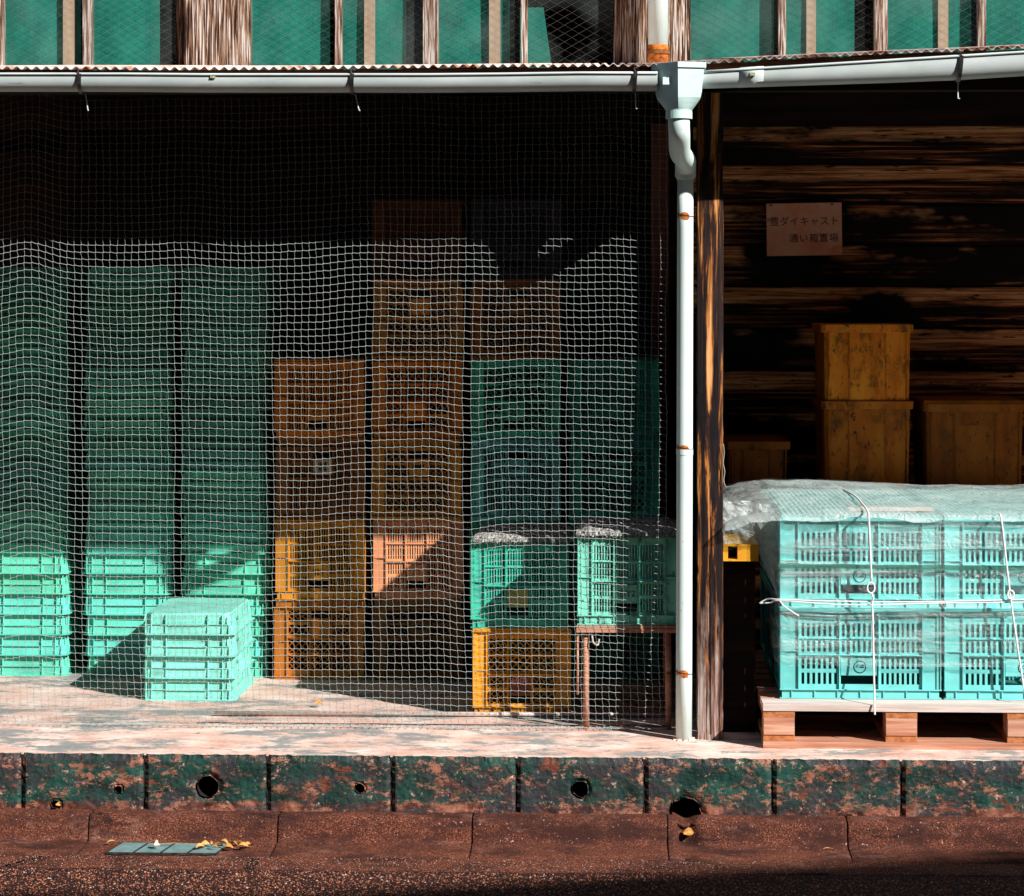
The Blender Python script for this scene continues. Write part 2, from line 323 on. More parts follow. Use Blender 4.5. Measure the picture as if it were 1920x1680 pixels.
# drain pipe poking out of the big hole
# low gutter kerb of rolled blocks
gk = bpy.data.objects.new('gutter_kerb', None); COL.objects.link(gk); gk['kind'] = 'structure'
prof = [(7.80, -.176), (7.70, -.177), (7.672, -.1785), (7.660, -.183), (7.652, -.192), (7.648, -.205), (7.643, -.240), (7.640, -.252), (7.632, -.2575), (7.61, -.2595), (7.55, -.262), (7.475, -.266), (7.47, -.30)]
gj = [-190, 165, 520, 885, 1252, 1590, 1950, 2300]
for a, b in zip(gj[:-1], gj[1:]):
    xa = W(a, 1560, 7.64).x+.0025; xb = W(b, 1560, 7.64).x-.0025
    nu = 60; mb = MB(); rings = []
    for (y, z) in prof:
        ring = []
        for i in range(nu+1):
            X = xa+(xb-xa)*i/nu; e = min(i, nu-i)*(xb-xa)/nu
            dd = .0035*fbm(X*18, y*40, z*30)-(max(0, .006-e)*.7)
            ring.append((X, y-dd*.6, z+dd*.6))
        rings.append(ring)
    # scoop under the drain pipe
    c = W(1287, 1560, 7.64).x
    rings = [[(p[0], p[1]+(.028*math.exp(-((p[0]-c)/.03)**2) if p[2] < -.183 else .0), p[2]-(.02*math.exp(-((p[0]-c)/.03)**2) if p[2] > -.25 else 0)) for p in r] for r in rings]
    mb.loft(rings, closed=False)
    for k in (0, nu): mb.add([r[k] for r in rings]+[(rings[0][k][0], 7.8, -.3)], [tuple(range(len(rings)+1))])
    mb.build('gutter_block', M['aggregate'], gk, smooth=True)
MB().box(-6, 7, 7.50, 7.79, -.35, -.268).build('gutter_bed', M['tar'], gk)
# aggregate concrete strip in front of the gutter, three slabs with tar joints
strip = bpy.data.objects.new('concrete_strip', None); COL.objects.link(strip); strip['kind'] = 'structure'
YS = 7.31
for (xa0, xa1, xb0, xb1) in ((-3000, 90, -3000, -25), (112, 478, 0, 440), (500, 5000, 462, 5000)):
    A = [WF(x, 1597, -.266) for x in (xa0, xa1)]; B = [WF(x, 1650, -.266) for x in (xb0, xb1)]
    def fn(u, v):
        X0 = A[0].x+(B[0].x-A[0].x)*v; X1 = A[1].x+(B[1].x-A[1].x)*v; X = X0+(X1-X0)*u
        e = (.02*fbm(X*6, 1)) if v == 1 else 0
        return (X, 7.468-(7.468-YS)*v+e, -.2665+.0025*fbm(X*30, v*9)-(.012 if v == 1 else 0))
    MB().grid(fn, 200, 12).build('concrete_slab', M['aggregate'], strip)
# loose stone chips and exposed aggregate
mb = MB()
for k in range(22000):
    y = random.uniform(6.9, 7.46); x = random.uniform(-1.95, 1.6)
    if y > YS-.02: mb.mi = random.choice((0, 0, 0, 0, 1, 2)) if random.random() < .96 else 2; r = random.uniform(.0010, .0024)
    else: mb.mi = random.choice((1, 1, 1, 0, 0, 0)) if random.random() < .965 else 2; r = random.uniform(.0018, .0046)
    z = -.266 if y > YS else -.271; a = random.random()*3; q = random.uniform(.5, 1)
    ca, sa = math.cos(a)*r, math.sin(a)*r
    mb.add([(x+ca, y+sa, z), (x-sa*q, y+ca*q, z), (x-ca, y-sa, z), (x+sa*q, y-ca*q, z), (x+ca*.2, y+sa*.3, z+r*random.uniform(.5, .9))],
           [(0, 1, 4), (1, 2, 4), (2, 3, 4), (3, 0, 4)])
tag(mb.build('stone_chips', [M['stone_a'], M['stone_b'], M['stone_c']]), 'small brown and pale stone chips bedded in the road surface', 'stone chips', kind='stuff')
# drain grate set in the gutter
g0 = WF(200, 1600, -.262); g1 = WF(405, 1600, -.262); g2 = WF(430, 1583, -.262)
gr = thing('drain_grate', 'teal painted steel drain grate with leaves on it beside the low kerb', 'drain grate', (g0.x, g0.y, -.2625))
wx = g1.x-g0.x; dy = g2.y-g0.y; sk = g2.x-g1.x
def sheared(o):
    o.data.transform(Matrix(((1, sk/dy, 0, 0), (0, 1, 0, 0), (0, 0, 1, 0), (0, 0, 0, 1)))); return o
for k in range(4):
    sheared(MB().box(wx*(k/4)+.002, wx*(k+1)/4-.003, .003, dy-.003, 0, .0035).build('grate_plate', M['grate'], gr))
sheared(MB().box(0, wx, 0, .003, -.003, .004).box(0, wx, dy-.003, dy, -.003, .004).box(-.003, .0, 0, dy, -.003, .004).box(wx-.001, wx+.003, 0, dy, -.003, .004).build('frame', M['steel'], gr))
for k in range(3):
    rv = MB()
    for j in range(9): rv.box(wx*(k+1)/4-.004, wx*(k+1)/4+.003, dy*(j+.2)/9, dy*(j+.6)/9, .0035, .0055)
    sheared(rv.build('rivet_row', M['steel'], gr))

# house on the other side of the street; its eave throws the shade along the bottom of the view
oh = thing('opposite_house', 'grey two storey house on the far side of the street behind the viewer', 'house', (0, -1.6, -.27))
HE = 8.92
MB().box(-22, 26, -8, 0, 0, HE-.35).build('house_wall', mat('grey_render', [(.3, (.03, .028, .026)), (.7, (.05, .045, .042))], (2, 2, 2)), oh)
m = MB(); 
for (xa, xb, h0, h1) in ((-23, 9.1, HE-.05, HE-.05), (9.1, 12.2, HE-.05, HE+.62), (12.2, 27, HE+.62, HE+.62)):
    m.add([(xa, -8.5, h0-.3), (xb, -8.5, h1-.3), (xb, .0, h1-.3), (xa, .0, h0-.3), (xa, -8.5, h0), (xb, -8.5, h1), (xb, .0, h1), (xa, .0, h0)],
          [(0, 3, 2, 1), (4, 5, 6, 7), (0, 1, 5, 4), (1, 2, 6, 5), (2, 3, 7, 6), (3, 0, 4, 7)])
m.build('house_roof', M['asphalt'], oh)
for k in range(10):
    f = MB().box(-20+k*4.6, -18.2+k*4.6, .002, .06, 4.6, 5.9).build('window_frame', M['wood_dark'], oh)
    MB().box(-19.93+k*4.6, -18.27+k*4.6, .061, .066, 4.67, 5.83).build('window_pane', M['steel'], f)

# ---------------------------------------------------------------- shed: back wall, partition, posts, roof
YB = 9.95
def Xp(x, Y): return W(x, 560, Y).x
bw = bpy.data.objects.new('back_wall', None); COL.objects.link(bw); bw['label'] = 'dark plank wall at the back of the open shed'; bw['category'] = 'wall'
z = 0.; k = 0
XR0 = Xp(1300, YB)
while z < 2.30:
    h = .168+random.uniform(-.008, .008)
    x1 = XR0+random.uniform(1.5, 2.3)
    for (a, b) in ((XR0, x1), (x1+.004, 6.5)):
        dyk = random.uniform(0, .008)
        bb = MB(); n = 24
        bb.loft([[(a+(b-a)*i/n, YB+.02-dyk-.012*fx, .004*mn.noise(Vector((i*.7, z*9, fx)))+zz) for i in range(n+1)]
                 for fx, zz in ((0, 0), (1, .006), (1.6, .05), (1.2, h-.01), (0, h-.003))], closed=False)
        bb.box(a, b, YB+.02, YB+.035, 0, h-.003)
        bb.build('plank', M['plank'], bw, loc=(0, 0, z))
    z += h
MB().box(XR0, 6.5, YB+.036, YB+.05, 0, 2.4).build('light_block_panel', M['wood_dark'], bw)  # unseen board, added to keep light out of the plank gaps
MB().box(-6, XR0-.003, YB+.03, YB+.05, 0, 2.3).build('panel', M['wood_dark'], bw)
bs = thing('back_post', 'dim red brown post against the back wall left of the downpipe', 'post', (Xp(1237, 9.8), 9.8, 0))
MB().box(-.036, .036, -.03, .03, 0, 2.17).build('post_shaft', mat('red_brown_post', [(.3, (.10, .03, .02)), (.7, (.2, .07, .045))], (30, 30, 3), coord='obj'), bs)
for x in (138, 695, 929):
    o = thing('stud', {138: 'thin vertical stud on the back wall above the left tray stacks', 695: 'thin vertical stud on the back wall left of the top orange crate', 929: 'thin vertical stud on the back wall above the grey crate'}[x], 'stud', (Xp(x, 9.9), 9.9, 0))
    MB().box(-.025, .025, -.02, .02, 1.4, 2.2).build('stud_shaft', M['wood_dark'], o)
# partition behind the post
XP = Xp(1335, 8.1)
pt = thing('partition_wall', 'dark board partition running back from the post between the two bays', 'wall', (XP, 8.19, 0))
for k in range(9):
    z0 = .002+k*.157
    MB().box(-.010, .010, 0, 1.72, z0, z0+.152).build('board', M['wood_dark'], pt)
# front post
pp = thing('wooden_post', 'charred and weathered timber post standing right of the white downpipe', 'post', (Xp(1331, 8.1), 8.1, 0))
hw = .0445; mb = MB(); rings = []
for j in range(81):
    z = 2.15*j/80; ring = []
    for (sx, sy) in ((-1, -1), (-.4, -1), (.15, -1), (.6, -1), (1, -1), (1, -.1), (1, 1), (-1, 1), (-1, 0)):
        d = .003*fbm(sx*3+1, z*5, sy)+.002*fbm(sx*9, z*22)
        x = sx*(hw-.003*(abs(sy) > .9 and abs(sx) > .9)+d); ring.append((x, sy*hw+(0.0025 if abs(sx) > .9 else -.001)+d*.7, z))
    rings.append(ring)
mb.loft(rings); mb.build('post_shaft', M['wood_post'], pp)
MB().box(.0, .0025, -hw-.0045, -hw-.0005, .02, .62).build('crack', M['tar'], pp)
o2 = thing('eave_beam', 'dark timber beam under the front of the tin roof', 'beam', (0, 8.13, 2.16))
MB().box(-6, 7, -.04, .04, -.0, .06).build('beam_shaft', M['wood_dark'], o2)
# roof
roof = thing('tin_roof', 'rusty corrugated lean-to roof over the open shed front', 'roof', (0, 0, 0))
Y0 = 7.71; SL = math.tan(R(5.6)); PITCH = .032
Z0 = W(600, 124, Y0).z-.002; XH = Xp(1226, Y0)
def zroof(x, y): return Z0+(y-Y0)*SL+(max(0, x-XH)*math.tan(R(2.7)))+.003*math.sin(x*2.1+1)
def sheet(xa, xb, lift, yo):
    n = int((xb-xa)/PITCH*8); mb = MB(); ys = [Y0+yo+(YB-.03-Y0)*t for t in (0, .1, .4, .7, 1)]
    for off in (0, -.0012):
        rings = []
        for y in ys:
            rings.append([(xa+(xb-xa)*i/n, y, zroof(xa+(xb-xa)*i/n, y)+lift+off+.0052*math.cos(2*math.pi*(xa+(xb-xa)*i/n)/PITCH)) for i in range(n+1)])
        mb.loft(rings, closed=False)
    front = [mb.v[i] for i in range(n+1)]; mb.loft([front, [(p[0], p[1], p[2]-.0012) for p in front]], closed=False)
    mb.build('roof_sheet', M['roof'], roof, smooth=False)
x = -4.2; k = 0
while x < 6:
    if abs(x-XH) < .3: pass
    sheet(x, x+.68, .0015*(k % 2)+(.002 if x > XH else 0), random.uniform(-.008, .008)); x += .655; k += 1
fa = thing('fascia_board', 'red brown fascia strip between the tin roof and the gutter', 'fascia')
for (xa, xb) in ((-6, XH), (XH+.003, 6.5)):
    n = 30; mb = MB()
    mb.loft([[(xa+(xb-xa)*i/n, 7.762+dy_, zroof(xa+(xb-xa)*i/n, 7.76)+dz_) for i in range(n+1)] for dy_, dz_ in ((0, -.0075), (0, -.05), (.02, -.05), (.02, -.0075), (0, -.0075))], closed=False)
    mb.build('board', M['fascia'], fa)
rf = MB()
raf = thing('roof_rafters', 'dark rafters under the tin roof', 'rafters')
for k in range(13):
    x = -4+k*.85; a = zroof(x, 7.8)-.008; b = zroof(x, 9.9)-.008
    MB().add([(x, 7.80, a-.055), (x+.04, 7.80, a-.055), (x+.04, 9.9, b-.055), (x, 9.9, b-.055), (x, 7.80, a), (x+.04, 7.80, a), (x+.04, 9.9, b), (x, 9.9, b)],
             [(0, 3, 2, 1), (4, 5, 6, 7), (0, 1, 5, 4), (1, 2, 6, 5), (2, 3, 7, 6), (3, 0, 4, 7)]).build('rafter', M['wood_dark'], raf)

# ---------------------------------------------------------------- gutter
YG = 7.728
def gutter(label, pts, hs):
    """pts: list of (px, y_top) ; hs: face height in metres at each"""
    g = thing('gutter', label, 'gutter'); P = [W(x, y, YG-.045) for x, y in pts]
    m = MB(); rows = []; inn = []
    for p, h in zip(P, hs):
        ring = []; r2 = []
        for t in range(17):
            a = math.pi*t/16; ring.append((p.x, YG-.047*math.cos(a), p.z-h*math.sin(a)**.8)); r2.append((p.x, YG-.044*math.cos(a), p.z-(h-.003)*math.sin(a)**.8))
        rows.append(ring); inn.append(r2)
    m.loft(rows, closed=False); m.loft([r[::-1] for r in inn], closed=False)
    for e in (0, -1): m.add(rows[e], [tuple(range(17))])
    m.build('trough', M['pvc'], g, smooth=True)
    MB().tube([(p.x, YG-.049, p.z-.002) for p in P], .0042, 8).build('lip', M['pvc'], g, smooth=True)
    return g, P
xs = list(range(-900, 1230, 142))+[1233]
g1, P1 = gutter('long grey white half-round gutter left of the hopper', [(x, 137.5+(1.2 if x > 300 and x < 900 else 0)-(2.0 if x > 1000 else 0)) for x in xs], [.056]*len(xs))
xs = [1318]+list(range(1400, 3400, 130))
g2, P2 = gutter('grey white gutter rising to the right of the hopper', [(x, 133.5-(x-1318)*.0615) for x in xs], [.052+min(.022, (x-1318)*.00005) for x in xs])
# joint sleeves, moss patches
def sleeve(g, x0, x1, yt0, yt1, h, r=.0025):
    A = W(x0, yt0, YG-.045); B = W(x1, yt1, YG-.045); m = MB()
    m.loft([[(p.x, YG-(.047+r)*math.cos(math.pi*t/16), p.z+.004-(h+r+.004)*math.sin(math.pi*t/16)**.8) for t in range(17)] for p in (A, B)], closed=False)
    o = m.build('joint_sleeve', M['pvc'], g, smooth=True)
    so = o.modifiers.new('thick', 'SOLIDIFY'); so.thickness = .002
sleeve(g2, 1387, 1432, 129, 126.5, .054)
moss = mat('moss', [(.4, (.10, .12, .03)), (.6, (.5, .5, .36))], (300, 300, 300), bump=.5)
for (g, x, y, w, h) in ((g1, 399, 144, .016, .009), (g2, 1411, 139, .016, .010)):
    p = W(x, y, YG-.05); MB().box(p.x-w/2, p.x+w/2, YG-.0515, YG-.045, p.z-h/2, p.z+h/2).build('moss_patch', moss, g)
# hangers
def hanger(x, yt, h, label, tail, grp='gutter hangers'):
    p = W(x, yt, YG-.045); o = thing('gutter_hanger', label, 'hanger', (p.x, YG, p.z), 0)
    m = MB(); r = []
    for t in range(15):
        a = math.pi*t/14; c = (-.0515*math.cos(a), -(h+.003)*math.sin(a)**.8)
        r.append([(-.006-c[1]*-.08, c[0], c[1]), (.006-c[1]*-.08, c[0], c[1]), (.006-c[1]*-.08, c[0]*1.06, c[1]*1.05-.001), (-.006-c[1]*-.08, c[0]*1.06, c[1]*1.05-.001)])
    m.loft(r); m.build('strap', M['steel'], o)
    MB().tube([(0, -.053, -.004), (-.006, -.056, .008), (.0, -.045, .013), (.006, -.04, .010)], .0025, 6).build('clip', M['steel'], o)
    MB().tube([(0, .03, -h), (tail*.3, .03, -h-.02), (tail*.7, .02, -h-.045), (tail, .01, -h-.058), (tail+.003, .0, -h-.058)], .0018, 6).build('tail', M['pvc'], o)
hanger(150, 138, .056, 'dark steel gutter hanger near the left end of the gutter', .014)
hanger(661, 138, .056, 'dark steel gutter hanger in the middle of the left gutter', .016)
hanger(1192, 134, .056, 'dark steel gutter hanger just left of the hopper', .001)
hanger(1803, 104, .074, 'dark steel gutter hanger on the rising right gutter', -.003)
# hopper and downpipe
hc = W(1273, 160, 7.71)
hop = thing('rain_hopper', 'white and pale green rainwater hopper on top of the downpipe', 'rain hopper', (hc.x, 7.71, 0))
def hz(y, Y=7.70): return W(1273, y, Y).z
plan = [(-1, .15), (-.06, -.95), (.98, -.62), (1, .7), (-1, .8)]
def hring(y, s, rx, ry, yo=0): return [(px_*rx, py_*ry+yo, hz(y)) for px_, py_ in plan]
def rr(y, w, rx2=0):
    n = 40; out = []
    return out
def hsec(z, w, t, yo=0):
    """section blended between pentagon (t=0) and circle (t=1), 40 points"""
    pts = []; per = []
    P = [Vector((a*w, b*w*.92)) for a, b in plan]; n = 8
    for i in range(5):
        A = P[i]; B = P[(i+1) % 5]
        for k in range(n): pts.append(A+(B-A)*k/n)
    out = []
    for q in pts:
        a = math.atan2(q.y, q.x); c = Vector((math.cos(a), math.sin(a)))*w
        r = q*(1-t)+c*t; out.append((r.x, r.y+yo, z))
    return out
m = MB(); sec = [(119, .0865, 0), (121, .0865, 0), (129, .0865, 0), (129.5, .079, 0), (140, .0785, 0), (176, .072, 0), (184, .069, .08), (192, .060, .3), (200, .050, .6), (206, .042, .9), (209, .0405, 1)]
m.loft([hsec(hz(y), w, t) for y, w, t in sec], caps=False)
m.add(hsec(hz(127), .080, 0), [tuple(range(40))])
o = m.build('hopper_box', M['pvc_teal'], hop)
m = MB(); m.loft([hsec(hz(y), w, 1) for y, w in ((209, .0415), (209, .0425), (222.5, .0425), (223, .038))], caps=False)
m.build('collar', M['pvc_teal'], hop, smooth=False)
MB().box(-.052, -.030, -.045, -.041, hz(160), hz(146)).build('maker_mark', M['pvc_white'], hop)
dp = thing('downpipe', 'tall white round downpipe with rusty bands beside the wooden post', 'downpipe')
pb = WF(1282, 1386); pt1 = W(1285, 322, 8.06); px0 = hc.x
el = [(px0, 7.71, hz(218)), (px0, 7.712, hz(236)), (px0+.002, 7.735, hz(252)), (px0+.007, 7.84, W(1281, 285, 7.84).z), (pt1.x-.003, 7.97, W(1284, 300, 7.97).z), (pt1.x, 8.035, W(1285, 312, 8.04).z), (pt1.x, 8.055, W(1285, 330, 8.055).z)]
# smooth path by Catmull-Rom
def smoothp(P, n=6):
    P = [Vector(p) for p in P]; out = []
    for i in range(len(P)-1):
        a = P[max(i-1, 0)]; b = P[i]; c = P[i+1]; d = P[min(i+2, len(P)-1)]
        for k in range(n):
            t = k/n; out.append(.5*((2*b)+(c-a)*t+(2*a-5*b+4*c-d)*t*t+(3*b-a-3*c+d)*t**3))
    return out+[P[-1]]
MB().tube(smoothp(el), .0345, 24).build('elbow', M['pvc_white'], dp, smooth=True)
zt = W(1285, 325, 8.055).z; zb = 0.0
RP = .0268
def pcx(z): return pt1.x+(pb.x-pt1.x)*(1-z/zt)
MB().tube([(pcx(z), 8.055, z) for z in (-.0, .3, .6, .9, 1.2, 1.5, 1.7, zt)], RP, 32).build('pipe', M['pvc_white'], dp, smooth=True)
MB().tube([(pt1.x, 8.055, zt-.022), (pt1.x, 8.055, zt+.03)], .0295, 28).build('socket', M['pvc_white'], dp, smooth=False)
MB().tube([(pcx(.945), 8.055, W(1283, 850, 8.03).z-.006), (pcx(.945), 8.055, W(1283, 850, 8.03).z+.012)], .0282, 28).build('joint_ring', M['pvc_white'], dp)
for y in (404, 841, 1263):
    z = W(1283, y, 8.03).z; cx = pcx(z)
    m = MB(); m.loft([[(cx+(RP+.0012)*math.cos(a/14*math.pi), 8.055-(RP+.0012)*math.sin(a/14*math.pi), z+dz-(math.cos(a/14*math.pi))*.004) for a in range(15)] for dz in (-.0012, .0018)], closed=False)
    o = m.build('band', M['steel'], dp)
    # rust stain on the pipe skin round the band
    st = MB(); n = 16
    st.loft([[(cx+(RP+.0006)*math.cos(a), 8.055-(RP+.0006)*math.sin(a), z-.002+sg*(.012*abs(math.sin(2.2*(a-.9)))**.6*(1 if a > 1.0 else 0)*(1+.4*mn.noise(Vector((a*4, sg*3, y))))+.001)-(math.cos(a))*.004)
              for a in [1.0+1.75*i/n for i in range(n+1)]] for sg in (-1, 1)], closed=False)
    st.build('rust_stain', M['rust'], dp)
# torn mortar round the pipe foot
m = MB()
for k in range(9):
    a = math.pi*2*k/9; m.box(pb.x+.03*math.cos(a)-.008, pb.x+.03*math.cos(a)+.008, 8.055+.03*math.sin(a)-.007, 8.055+.03*math.sin(a)+.007, -.002, .006*random.random()+.003, .002, .002)
m.build('foot_mortar', M['floor'], dp)

# ---------------------------------------------------------------- upper storey with windows
uw = thing('upper_wall', 'upper storey of old timber windows above the tin roof', 'wall', (0, 0, 0))
ZB = 2.37; ZT = 3.35
def upr(x0, x1, Y0_, Y1_, name, m, par=uw, zb=ZB, zt_=ZT):
    a = Xp(x0, Y0_); b = Xp(x1, Y0_); return MB().box(a, b, Y0_, Y1_, zb, zt_).build(name, m, par)
YW = 9.88
for (x0, x1, dy_, nm) in ((330, 346, .03, 'weathered_board'), (346, 421, -.03, 'corner_post'), (421, 447, -.01, 'weathered_board'), (449, 470, .015, 'weathered_board'), (1150, 1166, .03, 'weathered_board'), (1167, 1192, .0, 'weathered_board'),
                      (1193, 1217, -.012, 'weathered_board'), (1253, 1295, -.03, 'corner_post'), (1217.5, 1252.5, .03, 'weathered_board')):
    upr(x0, x1, YW+dy_, YW+.10, nm, M['wood_v'])
MB().box(-6, 6.5, YW-.02, YW+.10, ZT, 5.5).build('top_wall', M['wood_dark'], uw)
MB().box(-6, 6.5, YW+.012, YW+.13, 2.17, 2.365).build('sill_beam', M['wood_dark'], uw)
MB().box(-6, Xp(0, YW)-.4, YW+.02, YW+.1, ZB, ZT).build('side_wall', M['wood_dark'], uw)
MB().box(Xp(1920, YW)+.8, 6.5, YW+.02, YW+.1, ZB, ZT).build('side_wall', M['wood_dark'], uw)
# room behind
rm = bpy.data.objects.new('room', None); COL.objects.link(rm); rm['kind'] = 'structure'
DK = mat('dark_room', [(.3, (.003, .004, .006)), (.7, (.006, .007, .009))], bump=0, spec=0)
MB().box(-6, 6.5, 10.38, 10.4, 2.1, 5.5).build('room_wall', DK, rm)
MB().box(-6, 6.5, YW+.14, 10.38, 5.4, 5.5).build('room_ceiling', DK, rm)
MB().box(-6, 6.5, YB+.01, 10.38, 2.08, 2.1).build('room_floor', DK, rm)
MB().box(-6, -5.9, 7.9, 10.4, 0, 5.5).build('end_wall', DK, rm); MB().box(6.4, 6.5, 7.9, 10.4, 0, 5.5).build('end_wall', DK, rm)
WIN = [('wired glass window at the far left of the upper wall', [(5, 155), (172, 330)], [(118, 140)]),
       ('wired glass window right of the broad weathered corner post', [(470, 628), (641, 793)], [(683, 703)]),
       ('wired glass window with a teal piece cut to the sunlit shape left of the white pipe', [(822, 977), (989, 1150)], [(917, 938)]),
       ('wired glass window just right of the white pipe', [(1295, 1460), (1474, 1640)], [(1512, 1530)]),
       ('wired glass window at the far right of the upper wall', [(1665, 1834), (1849, 2000)], [(1759, 1778)])]
for wi, (lab, panes, studs) in enumerate(WIN):
    wd = thing('window', lab, 'window')
    xa, xb = panes[0][0], panes[-1][1]
    fw = {0: (-14, 0), 1: (0, 0), 2: (-29, 0), 3: (0, 0), 4: (-25, 0)}[wi]
    fr = []
    if fw[0]: fr.append((xa+fw[0], xa-.5, -.01))
    fr.append((panes[0][1], panes[1][0], .0))
    for (a, b, d_) in fr: upr(a, b, YW+.0+d_, YW+.045, 'frame', M['wood_frame'], wd, 2.40)
    for (a, b) in panes:
        A = Xp(a, YW+.02); B = Xp(b, YW+.02)
        pn = MB().box(A, B, YW+.022, YW+.026, 2.40, ZT).build('pane', M['glass'], wd)
        wm = MB(); cw, ch = .060, .034; n0 = int((ZT-2.4)/ch)+2
        X = A-(ZT-2.4)*cw/ch
        while X < B:
            for sg in (1, -1):
                # line through (X0) with slope; clip to pane
                p0 = X if sg == 1 else X+(ZT-2.4)*cw/ch
                t0 = 0.; t1 = ZT-2.4; dx = sg*cw/ch
                lo, hi = t0, t1
                ta = (A-p0)/dx; tb = (B-p0)/dx
                if ta > tb: ta, tb = tb, ta
                lo = max(lo, ta); hi = min(hi, tb)
                if hi-lo > .01: wm.bar((p0+dx*lo, YW+.021, 2.4+lo), (p0+dx*hi, YW+.021, 2.4+hi), .00038, 3)
            X += cw
        o = wm.build('wire_mesh', M['wire'], wd); o['kind'] = 'stuff'
    for (a, b) in studs: upr(a, b, YW+.036, YW+.046, 'stud', M['curtain'], wd, 2.36)
    # teal sheets set back behind the glass
    rs = {0: [(-20, 152), (158, 300)], 1: [(450, 619), (630, 762)], 2: [(806, 956)], 3: [(1270, 1451), (1462, 1602)], 4: [(1640, 1821), (1838, 2010)]}[wi]
    for i, (a, b) in enumerate(rs):
        dd = [.040, .034, .046][(wi+i) % 3]
        A = Xp(a, YW+dd+.02); B = Xp(b, YW+dd+.02)
        o = MB().grid(lambda u, v: (A+(B-A)*u, YW+dd+.02+.004*math.sin(u*9+v*3), 2.36+(ZT-2.36)*v), 20, 6).build('teal_sheet', M['teal_board'], wd)
    if wi == 2:  # teal piece cut to the trapezoid of sunlight in this pane
        a0 = W(975, 150, YW+.08); a1 = W(1038, 150, YW+.08); t0 = W(975, 14, YW+.08); t1 = W(1019, 14, YW+.08)
        MB().add([a0, a1, t1, t0, a0+Vector((0, .004, 0)), a1+Vector((0, .004, 0)), t1+Vector((0, .004, 0)), t0+Vector((0, .004, 0))],
                 [(0, 1, 2, 3), (7, 6, 5, 4), (0, 4, 5, 1), (1, 5, 6, 2), (2, 6, 7, 3), (3, 7, 4, 0)]).build('teal_sheet', M['teal_board'], wd)
vp = thing('vent_pipe', 'fat white pipe rising above the roof with a rusty foot ring', 'pipe', (Xp(1234, 9.75), 9.75, 0))
zc = W(1234, 100, 9.75).z
MB().tube([(0, 0, zc-.0), (0, 0, ZT)], .0405, 32).build('pipe', M['pvc_white'], vp, smooth=True)
MB().tube([(0, 0, zc-.06), (0, 0, zc+.028), (0, 0, zc+.034)], [.0412, .0415, .0406], 28).build('rust_sleeve', M['rust'], vp, smooth=True)
MB().tube([(0, 0, zc-.004), (0, 0, zc+.012)], .047, 28).build('ring', mat('dark_rust', [(.3, (.10, .03, .01)), (.7, (.3, .12, .02))], (50, 50, 50)), vp)

# ================================================================ CRATES
def panel(mb, w, h, style, plate=True, ax=0):
    """front panel in x -w/2..w/2, z 0..h, outside face towards -y; bars at y .008..012"""
    y0, y1 = .009, .0125
    lx = -w/2; cw = (.30, .34, .36) if w < .4 else (.33, .32, .35)
    cols = []; x = lx
    g = .004
    for c in cw: cols.append((x+g, x+w*c-g)); x += w*c
    big = w > .4; rows = [(a*h, b*h) for a, b in (((.675, .845), (.473, .62), (.258, .405), (.06, .207)) if big else ((.71, .905), (.47, .665), (.25, .40), (.04, .21)))]
    def hb(z0, z1, x0=lx, x1=-lx): mb.box(x0, x1, y0, y1, z0, z1)
    zs = [(0, rows[3][0]), (rows[3][1], rows[2][0]), (rows[2][1], rows[1][0]), (rows[1][1], rows[0][0]), (rows[0][1], h)]
    for a, b in zs: hb(a, b)
    pz = (rows[3][1]-.02*h, rows[2][1])       # plate zone
    for ri, (z0, z1) in enumerate(rows):
        for ci, (a, b) in enumerate(cols):
            mb.box(a-g, a, y0, y1, z0, z1); mb.box(b, b+g, y0, y1, z0, z1)
            if plate and ci == 1 and ri >= 2: continue
            if style == 'slot':
                n = max(4, round((b-a)/(.0168 if big else .0100))); p = (b-a)/n
                for k in range(n+1):
                    mb.box(max(a, a+k*p-p*.24), min(b, a+k*p+p*.24), y0, y1, z0, z1)
            else:
                n = max(2, round((b-a)/.024)); p = (b-a)/n; nz_ = max(1, round((z1-z0)/p)); q = (z1-z0)/nz_
                for i in range(n):
                    for j in range(nz_):
                        X = a+i*p; Z = z0+j*q; r = .0016
                        mb.bar((X, y0+.002, Z), (X+p, y0+.002, Z+q), r, 4); mb.bar((X, y0+.002, Z+q), (X+p, y0+.002, Z), r, 4)
    if plate:
        a, b = cols[1]; mb.box(a, b, y0, y1, rows[3][0]+.11*h, rows[2][1]+.001)
    return cols, rows
def transf(mb, rz, off):
    c, s_ = math.cos(rz), math.sin(rz)
    mb.v = [(x*c-y*s_+off[0], x*s_+y*c+off[1], z+off[2]) for x, y, z in mb.v]; return mb
CR = {}
